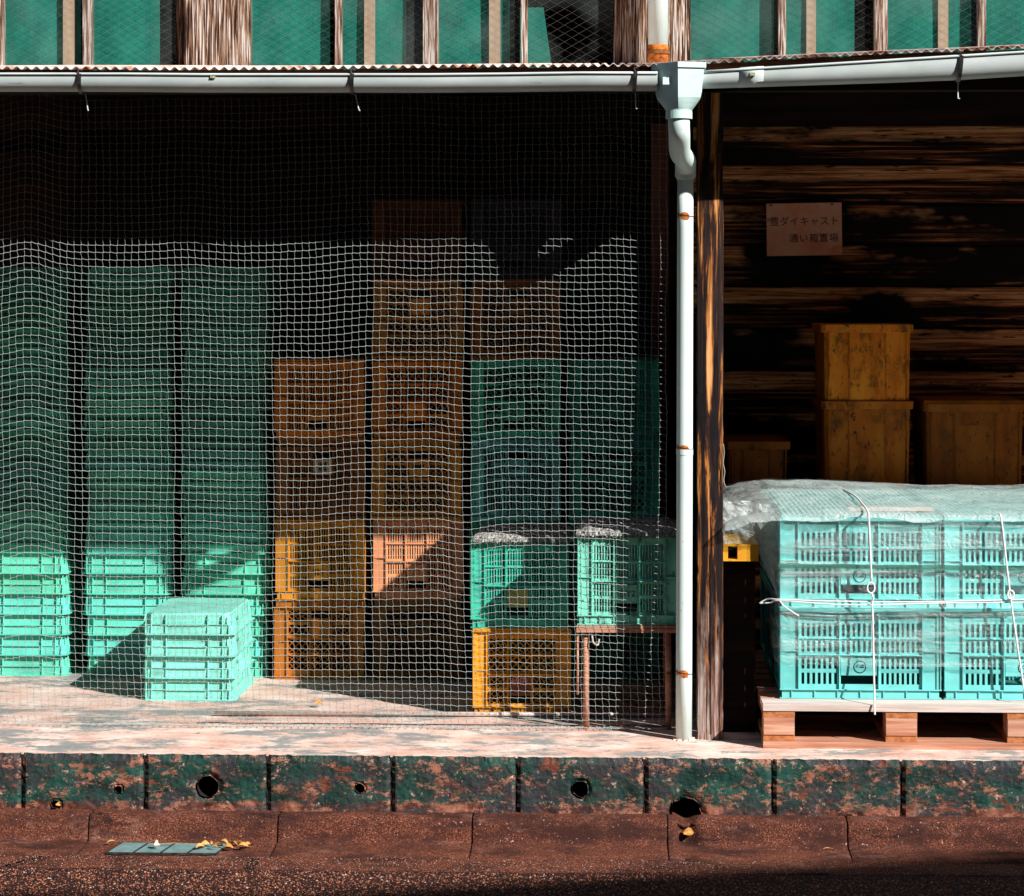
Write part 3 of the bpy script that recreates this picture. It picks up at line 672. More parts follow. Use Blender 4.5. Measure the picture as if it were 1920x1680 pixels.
def crate_meshes(key, w, d, h, style):
    P = []; pm = M['plastic'] if 'dirty' not in key else M['dirty_plastic']; pw = .050 if w < .4 else .062
    fw = w-2*pw; bh = .032*h/.3; ih = h-bh-.012
    # corner posts: open L with an outer flange, front left / front right / back left / back right
    for sx, sy in ((-1, -1), (1, -1), (1, 1), (-1, 1)):
        m = MB(); x0 = sx*w/2; y0 = sy*d/2
        def bx(a, b, c_, e, z0, z1): m.box(min(a, b), max(a, b), min(c_, e), max(c_, e), z0, z1)
        bx(x0, x0-sx*.003, y0, y0-sy*pw, bh, h-.012)
        bx(x0-sx*pw, x0-sx*(pw-.003), y0, y0-sy*.014, bh, h-.012)
        bx(x0-sx*.003, x0-sx*pw, y0-sy*.008, y0-sy*.0112, bh, h-.012)
        bx(x0-sx*.003, x0-sx*(pw), y0-sy*.001, y0-sy*.008, .52*h, .528*h)
        bx(x0-sx*.003, x0-sx*.014, y0-sy*.004, y0-sy*.008, bh, h-.012)
        P.append(('corner_post', m, None))
    for rz, L_, off in ((0, fw, (0, -d/2, bh)), (math.pi, fw, (0, d/2, bh)), (-math.pi/2, d-2*pw, (-w/2, 0, bh)), (math.pi/2, d-2*pw, (w/2, 0, bh))):
        m = MB(); cols, rows = panel(m, L_, ih, style if rz in (0,) or 'full' in key else 'slot'); P.append(('side_panel', transf(m, rz, off), None))
        if rz == 0:
            fc, frs = cols, rows
            m = MB()
            for c in cols[:-1]: m.box(c[1]+.0025, c[1]+.0055, .0, .0088, 0, ih)
            zl = (.437 if w > .4 else .433)*ih; m.box(-L_/2, L_/2, -.002, .0088, zl, zl+.0022); zl2 = (rows[1][1]+rows[0][0])/2; m.box(-L_/2, L_/2, .003, .0088, zl2, zl2+.0022)
            P.append(('rib', transf(m, 0, (0, -d/2, bh)), None))
    m = MB()
    # rim and base rings with thin flanges
    for z0, z1, e in ((h-.012, h-.0005, 0), (h-.0125, h-.0095, .003), (bh-.003, bh, .002), (.0005, .0035, .001)):
        t = .012
        m.box(-w/2-e, w/2+e, -d/2-e, -d/2+t, z0, z1); m.box(-w/2-e, w/2+e, d/2-t, d/2+e, z0, z1)
        m.box(-w/2-e, -w/2+t, -d/2+t, d/2-t, z0, z1); m.box(w/2-t, w/2+e, -d/2+t, d/2-t, z0, z1)
        if z0 == h-.0125: P.append(('rim', m, None)); m = MB()
    m2 = m; i_ = .006
    m2.box(-w/2+i_, w/2-i_, -d/2+i_, -d/2+i_+.003, .0036, bh-.0031); m2.box(-w/2+i_, w/2-i_, d/2-i_-.003, d/2-i_, .0036, bh-.0031)
    m2.box(-w/2+i_, -w/2+i_+.003, -d/2+.01, d/2-.01, .0036, bh-.0031); m2.box(w/2-i_-.003, w/2-i_, -d/2+.01, d/2-.01, .0036, bh-.0031)
    for k in range(7):
        x = -w/2+w*(k+.5)/7; m2.box(x-.0015, x+.0015, -d/2+.001, -d/2+i_, .0036, bh-.0031)
    m2.box(-w/2+.013, w/2-.013, -d/2+.013, d/2-.013, .008, .011)
    P.append(('base', m2, None))
    a, b = fc[1]; z0 = bh+frs[3][0]+.11*ih; z1 = bh+frs[2][1]
    pl = MB().box(a+.001, b-.001, -d/2+.005, -d/2+.009, z0+.002, z1-.002)
    P.append(('label_plate', pl, None))
    CR[key] = dict(w=w, d=d, h=h, plate=((a+b)/2, -d/2+.0048, (z0+z1)/2, b-a, z1-z0), parts=[(n, mm.mesh(n, pm)) for n, mm, _ in P])
crate_meshes('slot', .345, .50, .308, 'slot'); crate_meshes('lattice', .345, .50, .308, 'lattice')
crate_meshes('slot_dirty', .345, .50, .308, 'slot'); crate_meshes('big', .528, .362, .300, 'slot')

def text_mesh(txt, size, mat_, depth=.0006):
    cu = bpy.data.curves.new('t', 'FONT'); cu.body = txt; cu.size = size; cu.extrude = depth/2; cu.align_x = 'CENTER'; cu.align_y = 'CENTER'
    cu.resolution_u = 3
    ob = bpy.data.objects.new('t', cu); COL.objects.link(ob)
    dg = bpy.context.evaluated_depsgraph_get(); me = bpy.data.meshes.new_from_object(ob.evaluated_get(dg))
    bpy.data.objects.remove(ob); bpy.data.curves.remove(cu)
    me.transform(Matrix.Rotation(R(90), 4, 'X')); me.materials.clear(); me.materials.append(mat_); return me
def em_circle(r, extra=True, w=.0011):
    m = MB(); n = 40
    m.loft([[(rr_*math.cos(2*math.pi*k/n), y, rr_*math.sin(2*math.pi*k/n)) for k in range(n)] for rr_, y in ((r-w, 0), (r-w, -.0006), (r+w, -.0006), (r+w, 0))], caps=False)
    if extra:
        q = r/.0165
        m.add([(-.0115*q, -.0006, -.001*q), (-.0065*q, -.0006, .0058*q), (-.001*q, -.0006, .0075*q), (-.001*q, -.0006, .0045*q), (-.0055*q, -.0006, .0030*q), (-.009*q, -.0006, -.002*q)][::-1], [(0, 1, 2, 3, 4, 5)])
        m.box(-.0035*q, -.0012*q, -.0006, 0, -.0025*q, -.0003*q)
        m.box(.0015*q, .0035*q, -.0006, 0, -.0028*q, .0055*q); m.box(.0035*q, .0115*q, -.0006, 0, .0035*q, .0058*q); m.box(.0035*q, .0112*q, -.0006, 0, -.0028*q, -.0008*q); m.box(.006*q, .010*q, -.0006, 0, .0006*q, .0018*q)
    return m.mesh('emblem', M['ink'])
def em_oval():
    m = MB(); n = 30; a, b = .022, .0115
    m.tube([(a*math.cos(2*math.pi*k/n), 0, b*math.sin(2*math.pi*k/n)+.001) for k in range(n+1)], .0009, 4)
    m.tube(smoothp([(-.018+.0045*k, 0, (.006 if k % 2 else -.004)+.0015*(k % 3)) for k in range(9)], 5), .0009, 4)
    m.tube(smoothp([(-.012, 0, -.010), (-.004, 0, -.018), (.002, 0, -.011), (.010, 0, -.016)], 5), .0009, 4)
    return m.mesh('emblem', M['ink'])
def em_shell():
    m = MB(); n = 24
    for s_ in (1, .62, .3): m.tube([(.0085*s_*math.cos(2*math.pi*k/n)+.002*(1-s_), 0, .0055*math.sin(2*math.pi*k/n)-.3*.0085*s_*math.cos(2*math.pi*k/n)) for k in range(n+1)], .0008, 4)
    return m.mesh('emblem', M['ink'])
def em_blocks(seed, rows_=2, cols_=3, s_=.011):
    rn = random.Random(seed); m = MB()
    for r in range(rows_):
        for c in range(cols_):
            cx = (c-(cols_-1)/2)*s_*1.25; cz = ((rows_-1)/2-r)*s_*1.3
            for k in range(3): z = cz+(k-1)*s_*.36; m.box(cx-s_*.48, cx+s_*rn.uniform(.2, .48), -.0006, 0, z, z+s_*.16)
            for k in range(2): x = cx+(k-.5)*s_*.5; m.box(x, x+s_*.14, -.0007, -.0001, cz-s_*.45, cz+s_*rn.uniform(.2, .5))
    return m.mesh('emblem', M['ink'])
def em_bar():
    return MB().box(-.022, .022, -.0006, 0, -.008, .009).mesh('emblem', M['ink'])
EM = dict(ae=em_circle(.0195, True, .0014), ring=em_circle(.012, False, .0005), oval=em_oval(), shell=em_shell(), blocks=em_blocks(3), blocks2=em_blocks(9, 1, 3, .014), bar=em_bar(),
          by2=text_mesh('ⒷY2', .030, M['ink']), akita=text_mesh('秋田', .030, mat('faded_pink_ink', [(.3, (.62, .25, .2)), (.7, (.75, .35, .3))], bump=0)),
          blotch=em_blocks(21, 2, 2, .015))
def crate(key, x, y, z, color, label, inv=False, rz=0., em=None, emo=(0, 0), group=None, cat='crate', labcol=None, name='crate'):
    c = CR[key]; t = thing(name, label, cat, (x, y, z+(c['h'] if inv else 0)), rz, group)
    if inv: t.rotation_euler = (0, math.pi, rz)
    for n, me in c['parts']:
        o = link(n, me, t, color)
        if n == 'rib': o['kind'] = 'stuff'
        if n == 'label_plate':
            if labcol: o.color = (*labcol, 1)
            if em:
                px_, py_, pz_, pw_, ph_ = c['plate']
                e = link('emblem', EM[em], o, loc=(px_+emo[0], py_-.0003, pz_+emo[1]))
    return t
ORD = ['bottom', 'second', 'third', 'fourth', 'fifth', 'sixth', 'seventh', 'eighth', 'ninth', 'tenth', 'eleventh', 'twelfth', 'thirteenth', 'fourteenth', 'fifteenth', 'sixteenth', 'seventeenth', 'eighteenth', 'nineteenth', 'top']
HB = .308; YC = 9.26+.25
def cx_(px, Y): return Xp(px, Y)
G1 = 'plastic crates stacked behind the net'
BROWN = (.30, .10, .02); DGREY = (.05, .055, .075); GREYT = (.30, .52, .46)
colA = [('lattice', (.62, .20, .02), 1, None, 'orange upturned crate darkened for shade at the bottom of the short orange stack'),  # colour lowered to stand in for the shade low in the stack
        ('slot', (.78, .32, .03), 0, 'blocks', 'orange slotted crate with black stencilled plate, second in the short orange stack'),
        ('slot', (.35, .12, .02), 1, 'blotch', 'dark brown upturned crate with pale sticker, third in the short orange stack'),
        ('slot', ORANGE, 0, 'oval', 'orange slotted crate with oval scribbled emblem on top of the short orange stack')]
colB = [('lattice', (.30, .12, .02), 1, 'bar', 'brown orange lattice crate darkened for shade at the bottom of the tall orange stack'),  # shade near the floor is put into this crate's colour
        ('slot', (.88, .36, .16), 0, 'ring', 'sunlit salmon orange slotted crate, second in the tall orange stack'),
        ('lattice', (.80, .34, .04), 1, 'bar', 'orange lattice crate with black bar on its plate, third in the tall orange stack'),
        ('lattice', ORANGE, 0, 'shell', 'orange lattice crate with small striped emblem, fourth in the tall orange stack'),
        ('lattice', (.75, .33, .05), 1, None, 'mustard lattice crate just above the net shadow, fifth in the tall orange stack'),
        ('slot', (.13, .045, .01), 0, None, 'dark brown crate topping the tall orange stack above the net light')]
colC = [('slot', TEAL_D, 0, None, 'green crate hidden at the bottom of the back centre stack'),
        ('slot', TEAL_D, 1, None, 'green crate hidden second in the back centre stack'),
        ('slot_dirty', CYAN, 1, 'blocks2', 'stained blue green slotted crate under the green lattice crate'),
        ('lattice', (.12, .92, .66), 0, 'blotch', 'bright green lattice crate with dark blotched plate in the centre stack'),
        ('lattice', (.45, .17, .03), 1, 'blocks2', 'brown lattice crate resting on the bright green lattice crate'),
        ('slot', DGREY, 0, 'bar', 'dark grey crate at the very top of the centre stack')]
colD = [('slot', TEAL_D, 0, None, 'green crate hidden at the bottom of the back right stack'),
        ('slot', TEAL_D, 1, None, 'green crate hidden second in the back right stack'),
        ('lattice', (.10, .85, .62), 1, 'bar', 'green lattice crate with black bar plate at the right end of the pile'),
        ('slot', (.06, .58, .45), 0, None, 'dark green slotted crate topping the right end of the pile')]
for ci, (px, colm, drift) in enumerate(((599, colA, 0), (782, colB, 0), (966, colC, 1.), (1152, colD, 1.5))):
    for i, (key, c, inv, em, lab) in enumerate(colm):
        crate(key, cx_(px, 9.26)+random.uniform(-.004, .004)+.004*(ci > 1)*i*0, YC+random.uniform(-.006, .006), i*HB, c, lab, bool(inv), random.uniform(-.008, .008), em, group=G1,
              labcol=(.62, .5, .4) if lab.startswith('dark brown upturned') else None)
# front pile behind the net
YF = 8.48+.25
crate('lattice', cx_(975, 8.48), YF, 0, (.80, .36, .025), 'bright yellow lattice crate with faded pink characters at the front', False, R(1.5), 'akita', (-.002, .014), G1, labcol=(.25, .07, .04))
crate('slot', cx_(975, 8.48)+.003, YF+.005, HB, (.07, .62, .45), 'green slotted crate with yellow sticker on top of the yellow crate', False, R(-1), None, group=G1, labcol=(.5, .55, .2))
stn = thing('low_stand', 'low pinkish stand with round legs under the pale green crate at the right', 'stand', (cx_(1176, 8.20), 8.20, 0))
MB().box(-.172, .172, .01, .47, .333, .3455).box(-.172, .172, .012, .468, .3458, .357).build('stand_top', M['pallet'], stn)
for x, y, r_ in ((-.14, .04, .011), (.14, .04, .011), (-.14, .44, .011), (.14, .44, .011), (-.168, .02, .004)):
    MB().tube([(x, y, 0 if r_ > .005 else .12), (x, y, .333)], r_, 12).build('leg', M['pallet'], stn, smooth=True)
MB().tube(smoothp([(-.12, .03, .33), (-.115, .015, .30), (-.10, .015, .29), (-.095, .02, .31)], 5), .003, 6).build('hook', M['pallet_grey'], stn)
crate('slot_dirty', cx_(1176, 8.20), 8.215+.25, .358, (.25, .80, .62), 'pale green slotted crate with black stencil under a straw mat at the right', False, R(1), 'by2', group=G1)
def straw(x, y, z, w, d, label, seed):
    t = thing('straw_mat', label, 'straw mat', (x, y, z)); rn = random.Random(seed); m = MB()
    def fn(u, v): return ((u-.5)*w*(1+.02*fbm(v*9, seed)), (v-.5)*d*(1+.02*fbm(u*9, seed+3))-.006, .018+.006*fbm(u*14, v*14, seed)-.012*max(0, abs(u-.5)*2-.8)*5-.010*max(0, abs(v-.5)*2-.85)*6)
    m.grid(fn, 44, 44); m.loft([[fn(u/44, 0) for u in range(45)], [(fn(u/44, 0)[0], fn(u/44, 0)[1]-.004, -.002-.012*abs(fbm(u*.5, seed))) for u in range(45)]], closed=False)
    m.build('mat_body', M['straw'], t)
    st = MB()
    for k in range(420):
        a = Vector(fn(rn.random(), rn.random()))+Vector((0, 0, .001)); b = a+Vector((rn.uniform(-.012, .012), rn.uniform(-.03, .03), rn.uniform(-.004, .004)))
        if rn.random() < .35: a = Vector((rn.uniform(-w/2, w/2), -d/2-.006, rn.uniform(-.006, .014))); b = a+Vector((rn.uniform(-.006, .006), -.008, -rn.uniform(.003, .016)))
        st.bar(a, b, .0007, 3)
    o = st.build('straw_strands', M['straw'], t); o['kind'] = 'stuff'
straw(cx_(975, 8.48)+.01, YF, 2*HB, .352, .5, 'grey straw mat lying on the green crate in the centre', 4)
straw(cx_(1176, 8.20)+.006, 8.457, .358+HB, .358, .5, 'grey straw mat lying on the pale green crate at the right', 11)

# ---------------------------------------------------------------- trays (upside down, nested)
TW, TD, TH = .352, .49, .0790
def tray_parts():
    P = []; m = MB()
    w, d = TW-.030, TD-.03
    # body shell with chamfered corners
    def ring(z, e, ch=.02):
        a = w/2+e; b = d/2+e
        return [(-a+ch, -b, z), (a-ch, -b, z), (a, -b+ch, z), (a, b-ch, z), (a-ch, b, z), (-a+ch, b, z), (-a, b-ch, z), (-a, -b+ch, z)]
    m.loft([ring(.002, .004), ring(.034, .004), ring(.0346, -.005), ring(TH-.006, -.007), ring(TH-.0002, -.010)])
    P.append(('tray_body', m, None))
    m = MB(); m.loft([ring(.0, .0155, .024), ring(.0042, .016, .024), ring(.005, .004)], caps=False)
    m.add(ring(.0, .0155, .024), [tuple(range(8))]); P.append(('rim', m, None))
    m = MB(); x0, x1 = -.32*w+.02, .22*w
    m.box(x0, x1, -d/2-.011, -d/2+.008, .036, .0385)
    P.append(('ledge', m, None))
    for a, b in ((-.47*w, -.26*w), (.24*w, .45*w)): P.append(('ledge', MB().box(a, b, -d/2-.008, -d/2+.008, .0365, .0385), None))
    P.append(('ledge', MB().box(w/2-.001, w/2+.006, -.3*d, .3*d, .036, .039), None))
    m = MB()
    for fx in (-.475, -.41, -.245, .235, .40, .475):
        X = fx*w; t = .0014
        m.add([(X-t, -d/2-.0125, .005), (X+t, -d/2-.0125, .005), (X+t, -d/2+.001, .005), (X-t, -d/2+.001, .005),
               (X-t, -d/2-.004, TH-.010), (X+t, -d/2-.004, TH-.010), (X+t, -d/2+.003, TH-.004), (X-t, -d/2+.003, TH-.004)],
              [(0, 3, 2, 1), (4, 5, 6, 7), (0, 1, 5, 4), (1, 2, 6, 5), (2, 3, 7, 6), (3, 0, 4, 7)])
    for sx in (-1, 1):
        for fy in (-.44, -.36, .1, .36):
            Y = fy*d; t = .0014; X = sx*w/2
            m.add([(X+sx*.0125, Y-t, .005), (X+sx*.0125, Y+t, .005), (X-sx*.001, Y+t, .005), (X-sx*.001, Y-t, .005),
                   (X+sx*.002, Y-t, TH-.010), (X+sx*.002, Y+t, TH-.010), (X-sx*.003, Y+t, TH-.006), (X-sx*.003, Y-t, TH-.006)],
                  [(0, 3, 2, 1), (4, 5, 6, 7), (0, 1, 5, 4), (1, 2, 6, 5), (2, 3, 7, 6), (3, 0, 4, 7)])
    P.append(('rib', m, None))
    for a, b in ((-.45*w, -.27*w), (.26*w, .385*w)): P.append(('tab', MB().box(a+.006, b-.004, -d/2-.0045, -d/2+.001, .007, .031), None))
    return [(n, mm.mesh(n, M['plastic'])) for n, mm, _ in P]
TP = tray_parts()
tmark = text_mesh('F-5A', .021, M['ink'])
tmark.transform(Matrix.Rotation(R(90), 4, 'Z'))
def tray(x, y, z, label, group, rz=0, mark=False, col=TEAL):
    t = thing('tray', label, 'tray', (x, y, z), rz, group)
    for n, me in TP:
        o = link(n, me, t, col)
        if n == 'rib': o['kind'] = 'stuff'
    if mark: link('marking', tmark, t, loc=(TW/2-.0125, -.11, .046))
for ci, (px0, px1, nm) in enumerate(((-53, 135, 'leftmost'), (143, 332, 'middle'), (331, 507, 'right hand'))):
    x = (Xp(px0, 9.3)+Xp(px1, 9.3))/2
    for i in range(20):
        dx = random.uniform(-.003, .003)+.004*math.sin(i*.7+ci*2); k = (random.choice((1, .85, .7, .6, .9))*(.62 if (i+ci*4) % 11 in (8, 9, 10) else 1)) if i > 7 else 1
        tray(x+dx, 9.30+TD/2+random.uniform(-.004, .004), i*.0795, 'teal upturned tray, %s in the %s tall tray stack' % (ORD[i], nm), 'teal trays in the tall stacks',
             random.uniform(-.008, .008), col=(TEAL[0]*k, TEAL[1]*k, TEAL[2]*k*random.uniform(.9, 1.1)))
fx = (WF(258, 1314).x+WF(446, 1314).x)/2; fy = WF(350, 1314).y
for i in range(4):
    tray(fx+[.0, -.001, .001, -.001][i], fy+TD/2, i*.0795, 'pale teal upturned tray, %s of the short front stack' % ['bottom', 'second', 'third', 'top'][i], 'trays of the short front stack', R(-.6)+random.uniform(-.004, .004), mark=i > 0,
         col=(.30, .90, .75))

# ================================================================ NET
mb = MB(); P = .0243; x0 = Xp(-70, 8.27); x1 = Xp(1262, 8.27)
nx = int((x1-x0)/P); ztop = 2.15; nzr = 87+5
def netp(i, j):
    X = x0+i*P; zz = ztop-j*P*1.0
    if zz > .03:
        t = 1-zz/1.75; Y = 8.160+.05*max(0, t)**3
        Zw = zz
    else:
        k = (.03-zz); Y = 8.235-k*.45; Zw = .010+.006*abs(mn.noise(Vector((X*20, k*30, 0))))
    fo = .010*mn.noise(Vector((X*1.9, zz*.5, 1)))+.009*mn.noise(Vector((X*7, zz*1.4, 4)))
    amp = min(1, max(.15, zz*2.5))
    Y += fo*amp
    dxx = .018*mn.noise(Vector((X*1.6, zz*.8, 8)))+.0055*mn.noise(Vector((X*9, zz*5, 2)))
    sag = .035*mn.noise(Vector((X*1.5, zz*.35, 12)))+.011*mn.noise(Vector((X*4.5, zz*2.2, 15)))
    # gathered folds near the left end and the crate gap
    sag += .030*math.exp(-((X-Xp(70, 8.27))/.09)**2)-.022*math.exp(-((X-Xp(880, 8.27))/.07)**2)*min(1, max(0, 1.4-zz))
    dxx += -.010*math.exp(-((X-Xp(865, 8.27))/.05)**2)
    if zz > .03: Zw = zz+sag*min(1, zz*2)
    else: Zw = Zw; Y += .012*mn.noise(Vector((X*14, zz*30, 7)))
    rnd = random.Random(i*1000+j)
    return Vector((X+dxx+rnd.uniform(-.0014, .0014), Y+rnd.uniform(-.001, .001), max(Zw+rnd.uniform(-.0014, .0014), .003)))
G = [[netp(i, j) for j in range(nzr)] for i in range(nx+1)]
rc = .00074
for i in range(nx+1):
    for j in range(nzr):
        p = G[i][j]
        if j+1 < nzr: mb.bar(p+Vector((-.0013, 0, 0)), G[i][j+1]+Vector((.0013, 0, .0006)), rc, 3)
        if i < nx: mb.bar(p+Vector((0, 0, .0012)), G[i+1][j]+Vector((0, 0, -.0016)), rc, 3)
        mb.bar(p+Vector((-.0016, -.0006, .0005)), p+Vector((.0018, -.0006, -.0008)), .0014, 3)
tag(mb.build('safety_net', M['net']), 'white knotted cord net hanging across the left bay down to the floor', 'net')
er = MB(); er.tube([(Xp(370+k*18, 8.28), 8.275+.010*mn.noise(Vector((k*.3, 0, 0))), .005) for k in range(50)], .0028, 6)
tag(er.build('edge_rope', M['dirtedge']), 'thin dark red rope lying along the foot of the net', 'rope')
a = WF(403, 1343); b = WF(1412, 1348)
rod = thing('metal_rod', 'long thin metal rod lying on the floor along the foot of the net', 'rod')
MB().tube([(a.x, a.y, .011), (b.x, b.y+.02, .011)], .0075, 12).build('rod_shaft', mat('pale_metal_tube', [(.3, (.6, .45, .38)), (.7, (.8, .72, .66))], (20, 200, 200), rough=.35, metal=.3, bump=.1), rod, smooth=True)
# short cord dangling on the post
cd = MB(); cd.tube(smoothp([W(1356+dx, y, 8.045) for dx, y in ((0, 832), (2, 850), (0, 868), (3, 884), (1, 900), (4, 912))], 5), .0013, 5)
tag(cd.build('cord', M['net']), 'short frayed white cord hanging on the right side of the post', 'cord')

# ================================================================ PALLET, LOAD, COVER
pf = 7.91; PX0 = Xp(1431, pf); PX1 = PX0+1.20; PD = 1.12
pal = thing('wooden_pallet', 'reddish wooden pallet under the wrapped teal crates', 'pallet', (PX0, pf, 0))
T = .022
for k, (y0, wd_) in enumerate(((0, .115), (.135, .09), (.27, .09), (.40, .09), (.52, .10), (.66, .09), (.79, .09), (.92, .09), (1.02, .10))):
    MB().box(0, 1.2, y0, y0+wd_, .122, .1439).build('deck_board', M['pallet_grey'] if k == 0 else M['pallet'], pal)
for x in (0, .397, .79, 1.10):
    w_ = .103 if x < 1 else .1
    MB().box(x+.001, x+w_, .004, PD-.004, .1003, .1217).build('stringer', M['pallet_dark'], pal)
    for y in (.002, .51, 1.015): MB().box(x+.002, x+w_-.001, y, y+.10, .0443, .10).build('block', M['pallet'], pal)
    MB().box(x+.001, x+w_, .006, PD-.01, .0222, .044).build('stringer', M['pallet_dark'], pal)
for y in (0, .51, 1.02): MB().box(0, 1.2, y, y+.1, .0005, .022).build('base_board', M['pallet'], pal)
CX0 = Xp(1463, 8.02); ZP = .1445
rowsn = ['front', 'middle', 'rear']; side = ['left', 'right']
for r in range(3):
    for c in range(2):
        for l in range(2):
            lab = '%s wrapped cyan crate with round black emblem, %s column, %s row' % (['lower', 'upper'][l], side[c], rowsn[r])
            ct = crate('big', CX0+.264+c*.540, 8.02+.181+r*.366, ZP+l*.2995, (.24, .84, .81) if l == 0 else (.30, .92, .89), lab, False, random.uniform(-.004, .004), 'ae', (.002, 0), 'cyan crates wrapped on the pallet')
            if l == 1:
                li = MB().box(-.262, .262, -.180, .180, .3005, .306).build('lid', M['plastic'], ct, color=(.40, .82, .78))
                m = MB()
                for k in range(30): x = -.255+k*.0176; m.box(x, x+.004, -.174, .174, .3061, .310)
                o = m.build('lid_rib', M['plastic'], li, color=(.40, .82, .78)); o['kind'] = 'stuff'
ZL = ZP+.6105
MB_p = MB().box(0, .28, 0, .12, 0, .003)
tag(MB_p.build('paper_slip', M['paper'], loc=(Xp(1590, 8.2), 8.12, ZL+.002)), 'pink paper slip under the plastic cover on the left crate lid', 'paper')
# loose cover sheet
CXR = PX0+1.25
def cover(u, v):
    """u: across x (0 = hanging left end), v: 0 front edge hanging .. 1 back"""
    s_ = -.30+u*(CXR-CX0+.30)           # distance from the left crate edge
    X = CX0+max(s_, -.17+.0*s_); yv = 8.0+1.16*v
    Z = ZL+.006
    wr = .006*fbm(s_*6, v*5, 2)+.0012*fbm(s_*30, v*22, 5)
    Z += .026*max(0, min(1, v*1.3))*(.55+.45*math.sin(s_*4.5+1.2))+.012*abs(wr)*20*.2
    if s_ < 0:
        d = -s_; X = CX0-.19*math.sin(min(d/.30, 1)*math.pi/2)**.9
        Z -= .005+.055*(d/.30)**1.5
        X += .010*fbm(s_*8, v*6, 7)
        Z += .010*fbm(s_*8, v*5, 3)
    yv += .01*fbm(s_*11, v*5, 9)
    if v < .06: Z -= (.06-v)/.06*.022*(1+.7*fbm(s_*5, 1)); yv = 7.995+v*.3
    return (X, yv, Z+wr)
cv = thing('plastic_cover', 'crumpled clear plastic sheet draped over the top of the wrapped crates', 'plastic sheet')
MB().grid(cover, 150, 50).build('cover_sheet', M['cover'], cv, smooth=True)
def hang(u, v):
    X0 = Xp(1345, 8.11)-.02; X1 = CX0+.006
    t = u; X = X0+(X1-X0)*t
    zt_ = W(1355, 945, 8.11).z+.010*math.sin(t*math.pi)
    zb_ = W(1355, 1026, 8.11).z-(.20*max(0, (t-.62)/.38)**1.3)
    return (X, 8.125-.012*math.sin(v*3)-.10*max(0, t-.55)+.010*fbm(t*4, v*3, 3)+.0025*fbm(t*14, v*12, 4)+.05*(1-v)*t*0, zt_+(zb_-zt_)*v+.008*fbm(t*7, 2))
MB().grid(hang, 50, 40).build('hanging_flap', M['cover'], cv, smooth=True)
fl = thing('stretch_film', 'clear stretch film wound round the cyan crates', 'stretch film')
def film(z0, z1, amp, yy, seed):
    def fn(u, v):
        L_ = .70+1.14; s_ = u*L_
        zz = z0+(z1-z0)*v+.02*math.sin(u*5+seed)*v*(1-v)
        w_ = amp*(.5+fbm(s_*4, zz*30, seed))*.5
        if s_ < .62: X = CX0-.004-.018*math.sin(min(1, s_/.62)*math.pi)*(.5+v); Y = 8.02+.62-s_
        else: X = CX0-.004+(s_-.62)/1.2*1.14; Y = yy
        return (X, Y-abs(w_), zz)
    return MB().grid(fn, 160, 26)
film(.55, .742, .006, 8.014, 1).build('film_band', M['film'], fl, smooth=True)
film(.42, .60, .008, 8.010, 5).build('film_band', M['film'], fl, smooth=True)
film(.255, .44, .007, 8.006, 9).build('film_band', M['film'], fl, smooth=True)
# green tape stripe in the film
tp = MB(); n = 60
tp.loft([[(CX0-.006+1.09*i/n, 8.0015-.002*mn.noise(Vector((i*.4, dz*99, 0))), W(1463+i*9.5, 1060+ i*.10, 8.0).z+dz+.003*mn.noise(Vector((i*.23, 1, 0)))) for i in range(n+1)] for dz in (-.009, .0, .006)], closed=False)
tm = film_mat('green_film_fold', .3, .6, .55, .9, (2, 9, 60), .05)
for nd in tm.node_tree.nodes:
    if nd.type in ('BSDF_DIFFUSE', 'BSDF_TRANSLUCENT'): nd.inputs[0].default_value = (.06, .22, .15, 1)
tp.build('film_fold', tm, fl, smooth=True)
# ropes
def rope(pts, r, label, Y=None):
    t = thing('rope', label, 'rope'); m = MB(); P_ = smoothp(pts, 8)
    m.tube(P_, r, 8); m.build('rope_strand', M['rope'], t, smooth=True); return t
t = rope([(Xp(1560, 9.05), 9.05, ZL+.020), (Xp(1600, 8.5), 8.5, ZL+.024), (Xp(1618, 8.15), 8.15, ZL+.020), W(1626, 958, 7.985), W(1629, 975, 7.968), W(1634, 1090, 7.968)], .0034, 'white rope tied vertically over the left wrapped crate')
MB().tube(smoothp([W(1633+7*math.sin(k*math.pi/4), 1102-10*math.cos(k*math.pi/4), 7.962) for k in range(9)], 4), .0028, 8).build('loop', M['rope'], t, smooth=True)
MB().tube(smoothp([W(1634, 1112, 7.962), W(1637, 1122, 7.960), W(1634, 1134, 7.964), W(1636, 1150, 7.966), W(1638, 1240, 7.955), W(1640, 1322, 7.90), W(1640, 1340, 7.895)], 8), .0030, 8).build('rope_strand', M['rope'], t, smooth=True)
t = rope([W(1874, 962, 7.985), W(1879, 985, 7.966), W(1893, 1108, 7.966), W(1903, 1180, 7.966), W(1921, 1300, 7.955)], .0032, 'white rope tied vertically over the right wrapped crate')
MB().tube(smoothp([W(1895+6*math.sin(k*math.pi/4), 1115-8*math.cos(k*math.pi/4), 7.962) for k in range(9)], 4), .003, 8).build('loop', M['rope'], t, smooth=True)
t = rope([W(1424, 1131, 8.03), W(1440, 1123, 8.02), W(1461, 1124, 7.985), W(1560, 1127, 7.972), W(1700, 1128.5, 7.972), W(1800, 1127, 7.974), W(1930, 1124, 7.974), W(2050, 1122, 7.974)], .0024, 'thin white rope tied level round the wrapped crates')
MB().tube(smoothp([W(1424, 1131, 8.03), W(1445, 1130, 8.02), W(1461, 1126, 7.985), W(1560, 1133, 7.973), W(1640, 1134, 7.973), W(1760, 1131, 7.974), W(1930, 1129, 7.974)], 8), .0022, 8).build('rope_strand', M['rope'], t, smooth=True)
MB().tube(smoothp([W(1461, 1125, 7.985), W(1472, 1138, 7.978), W(1498, 1155, 7.974)], 6), .0022, 8).build('rope_end', M['rope'], t, smooth=True)

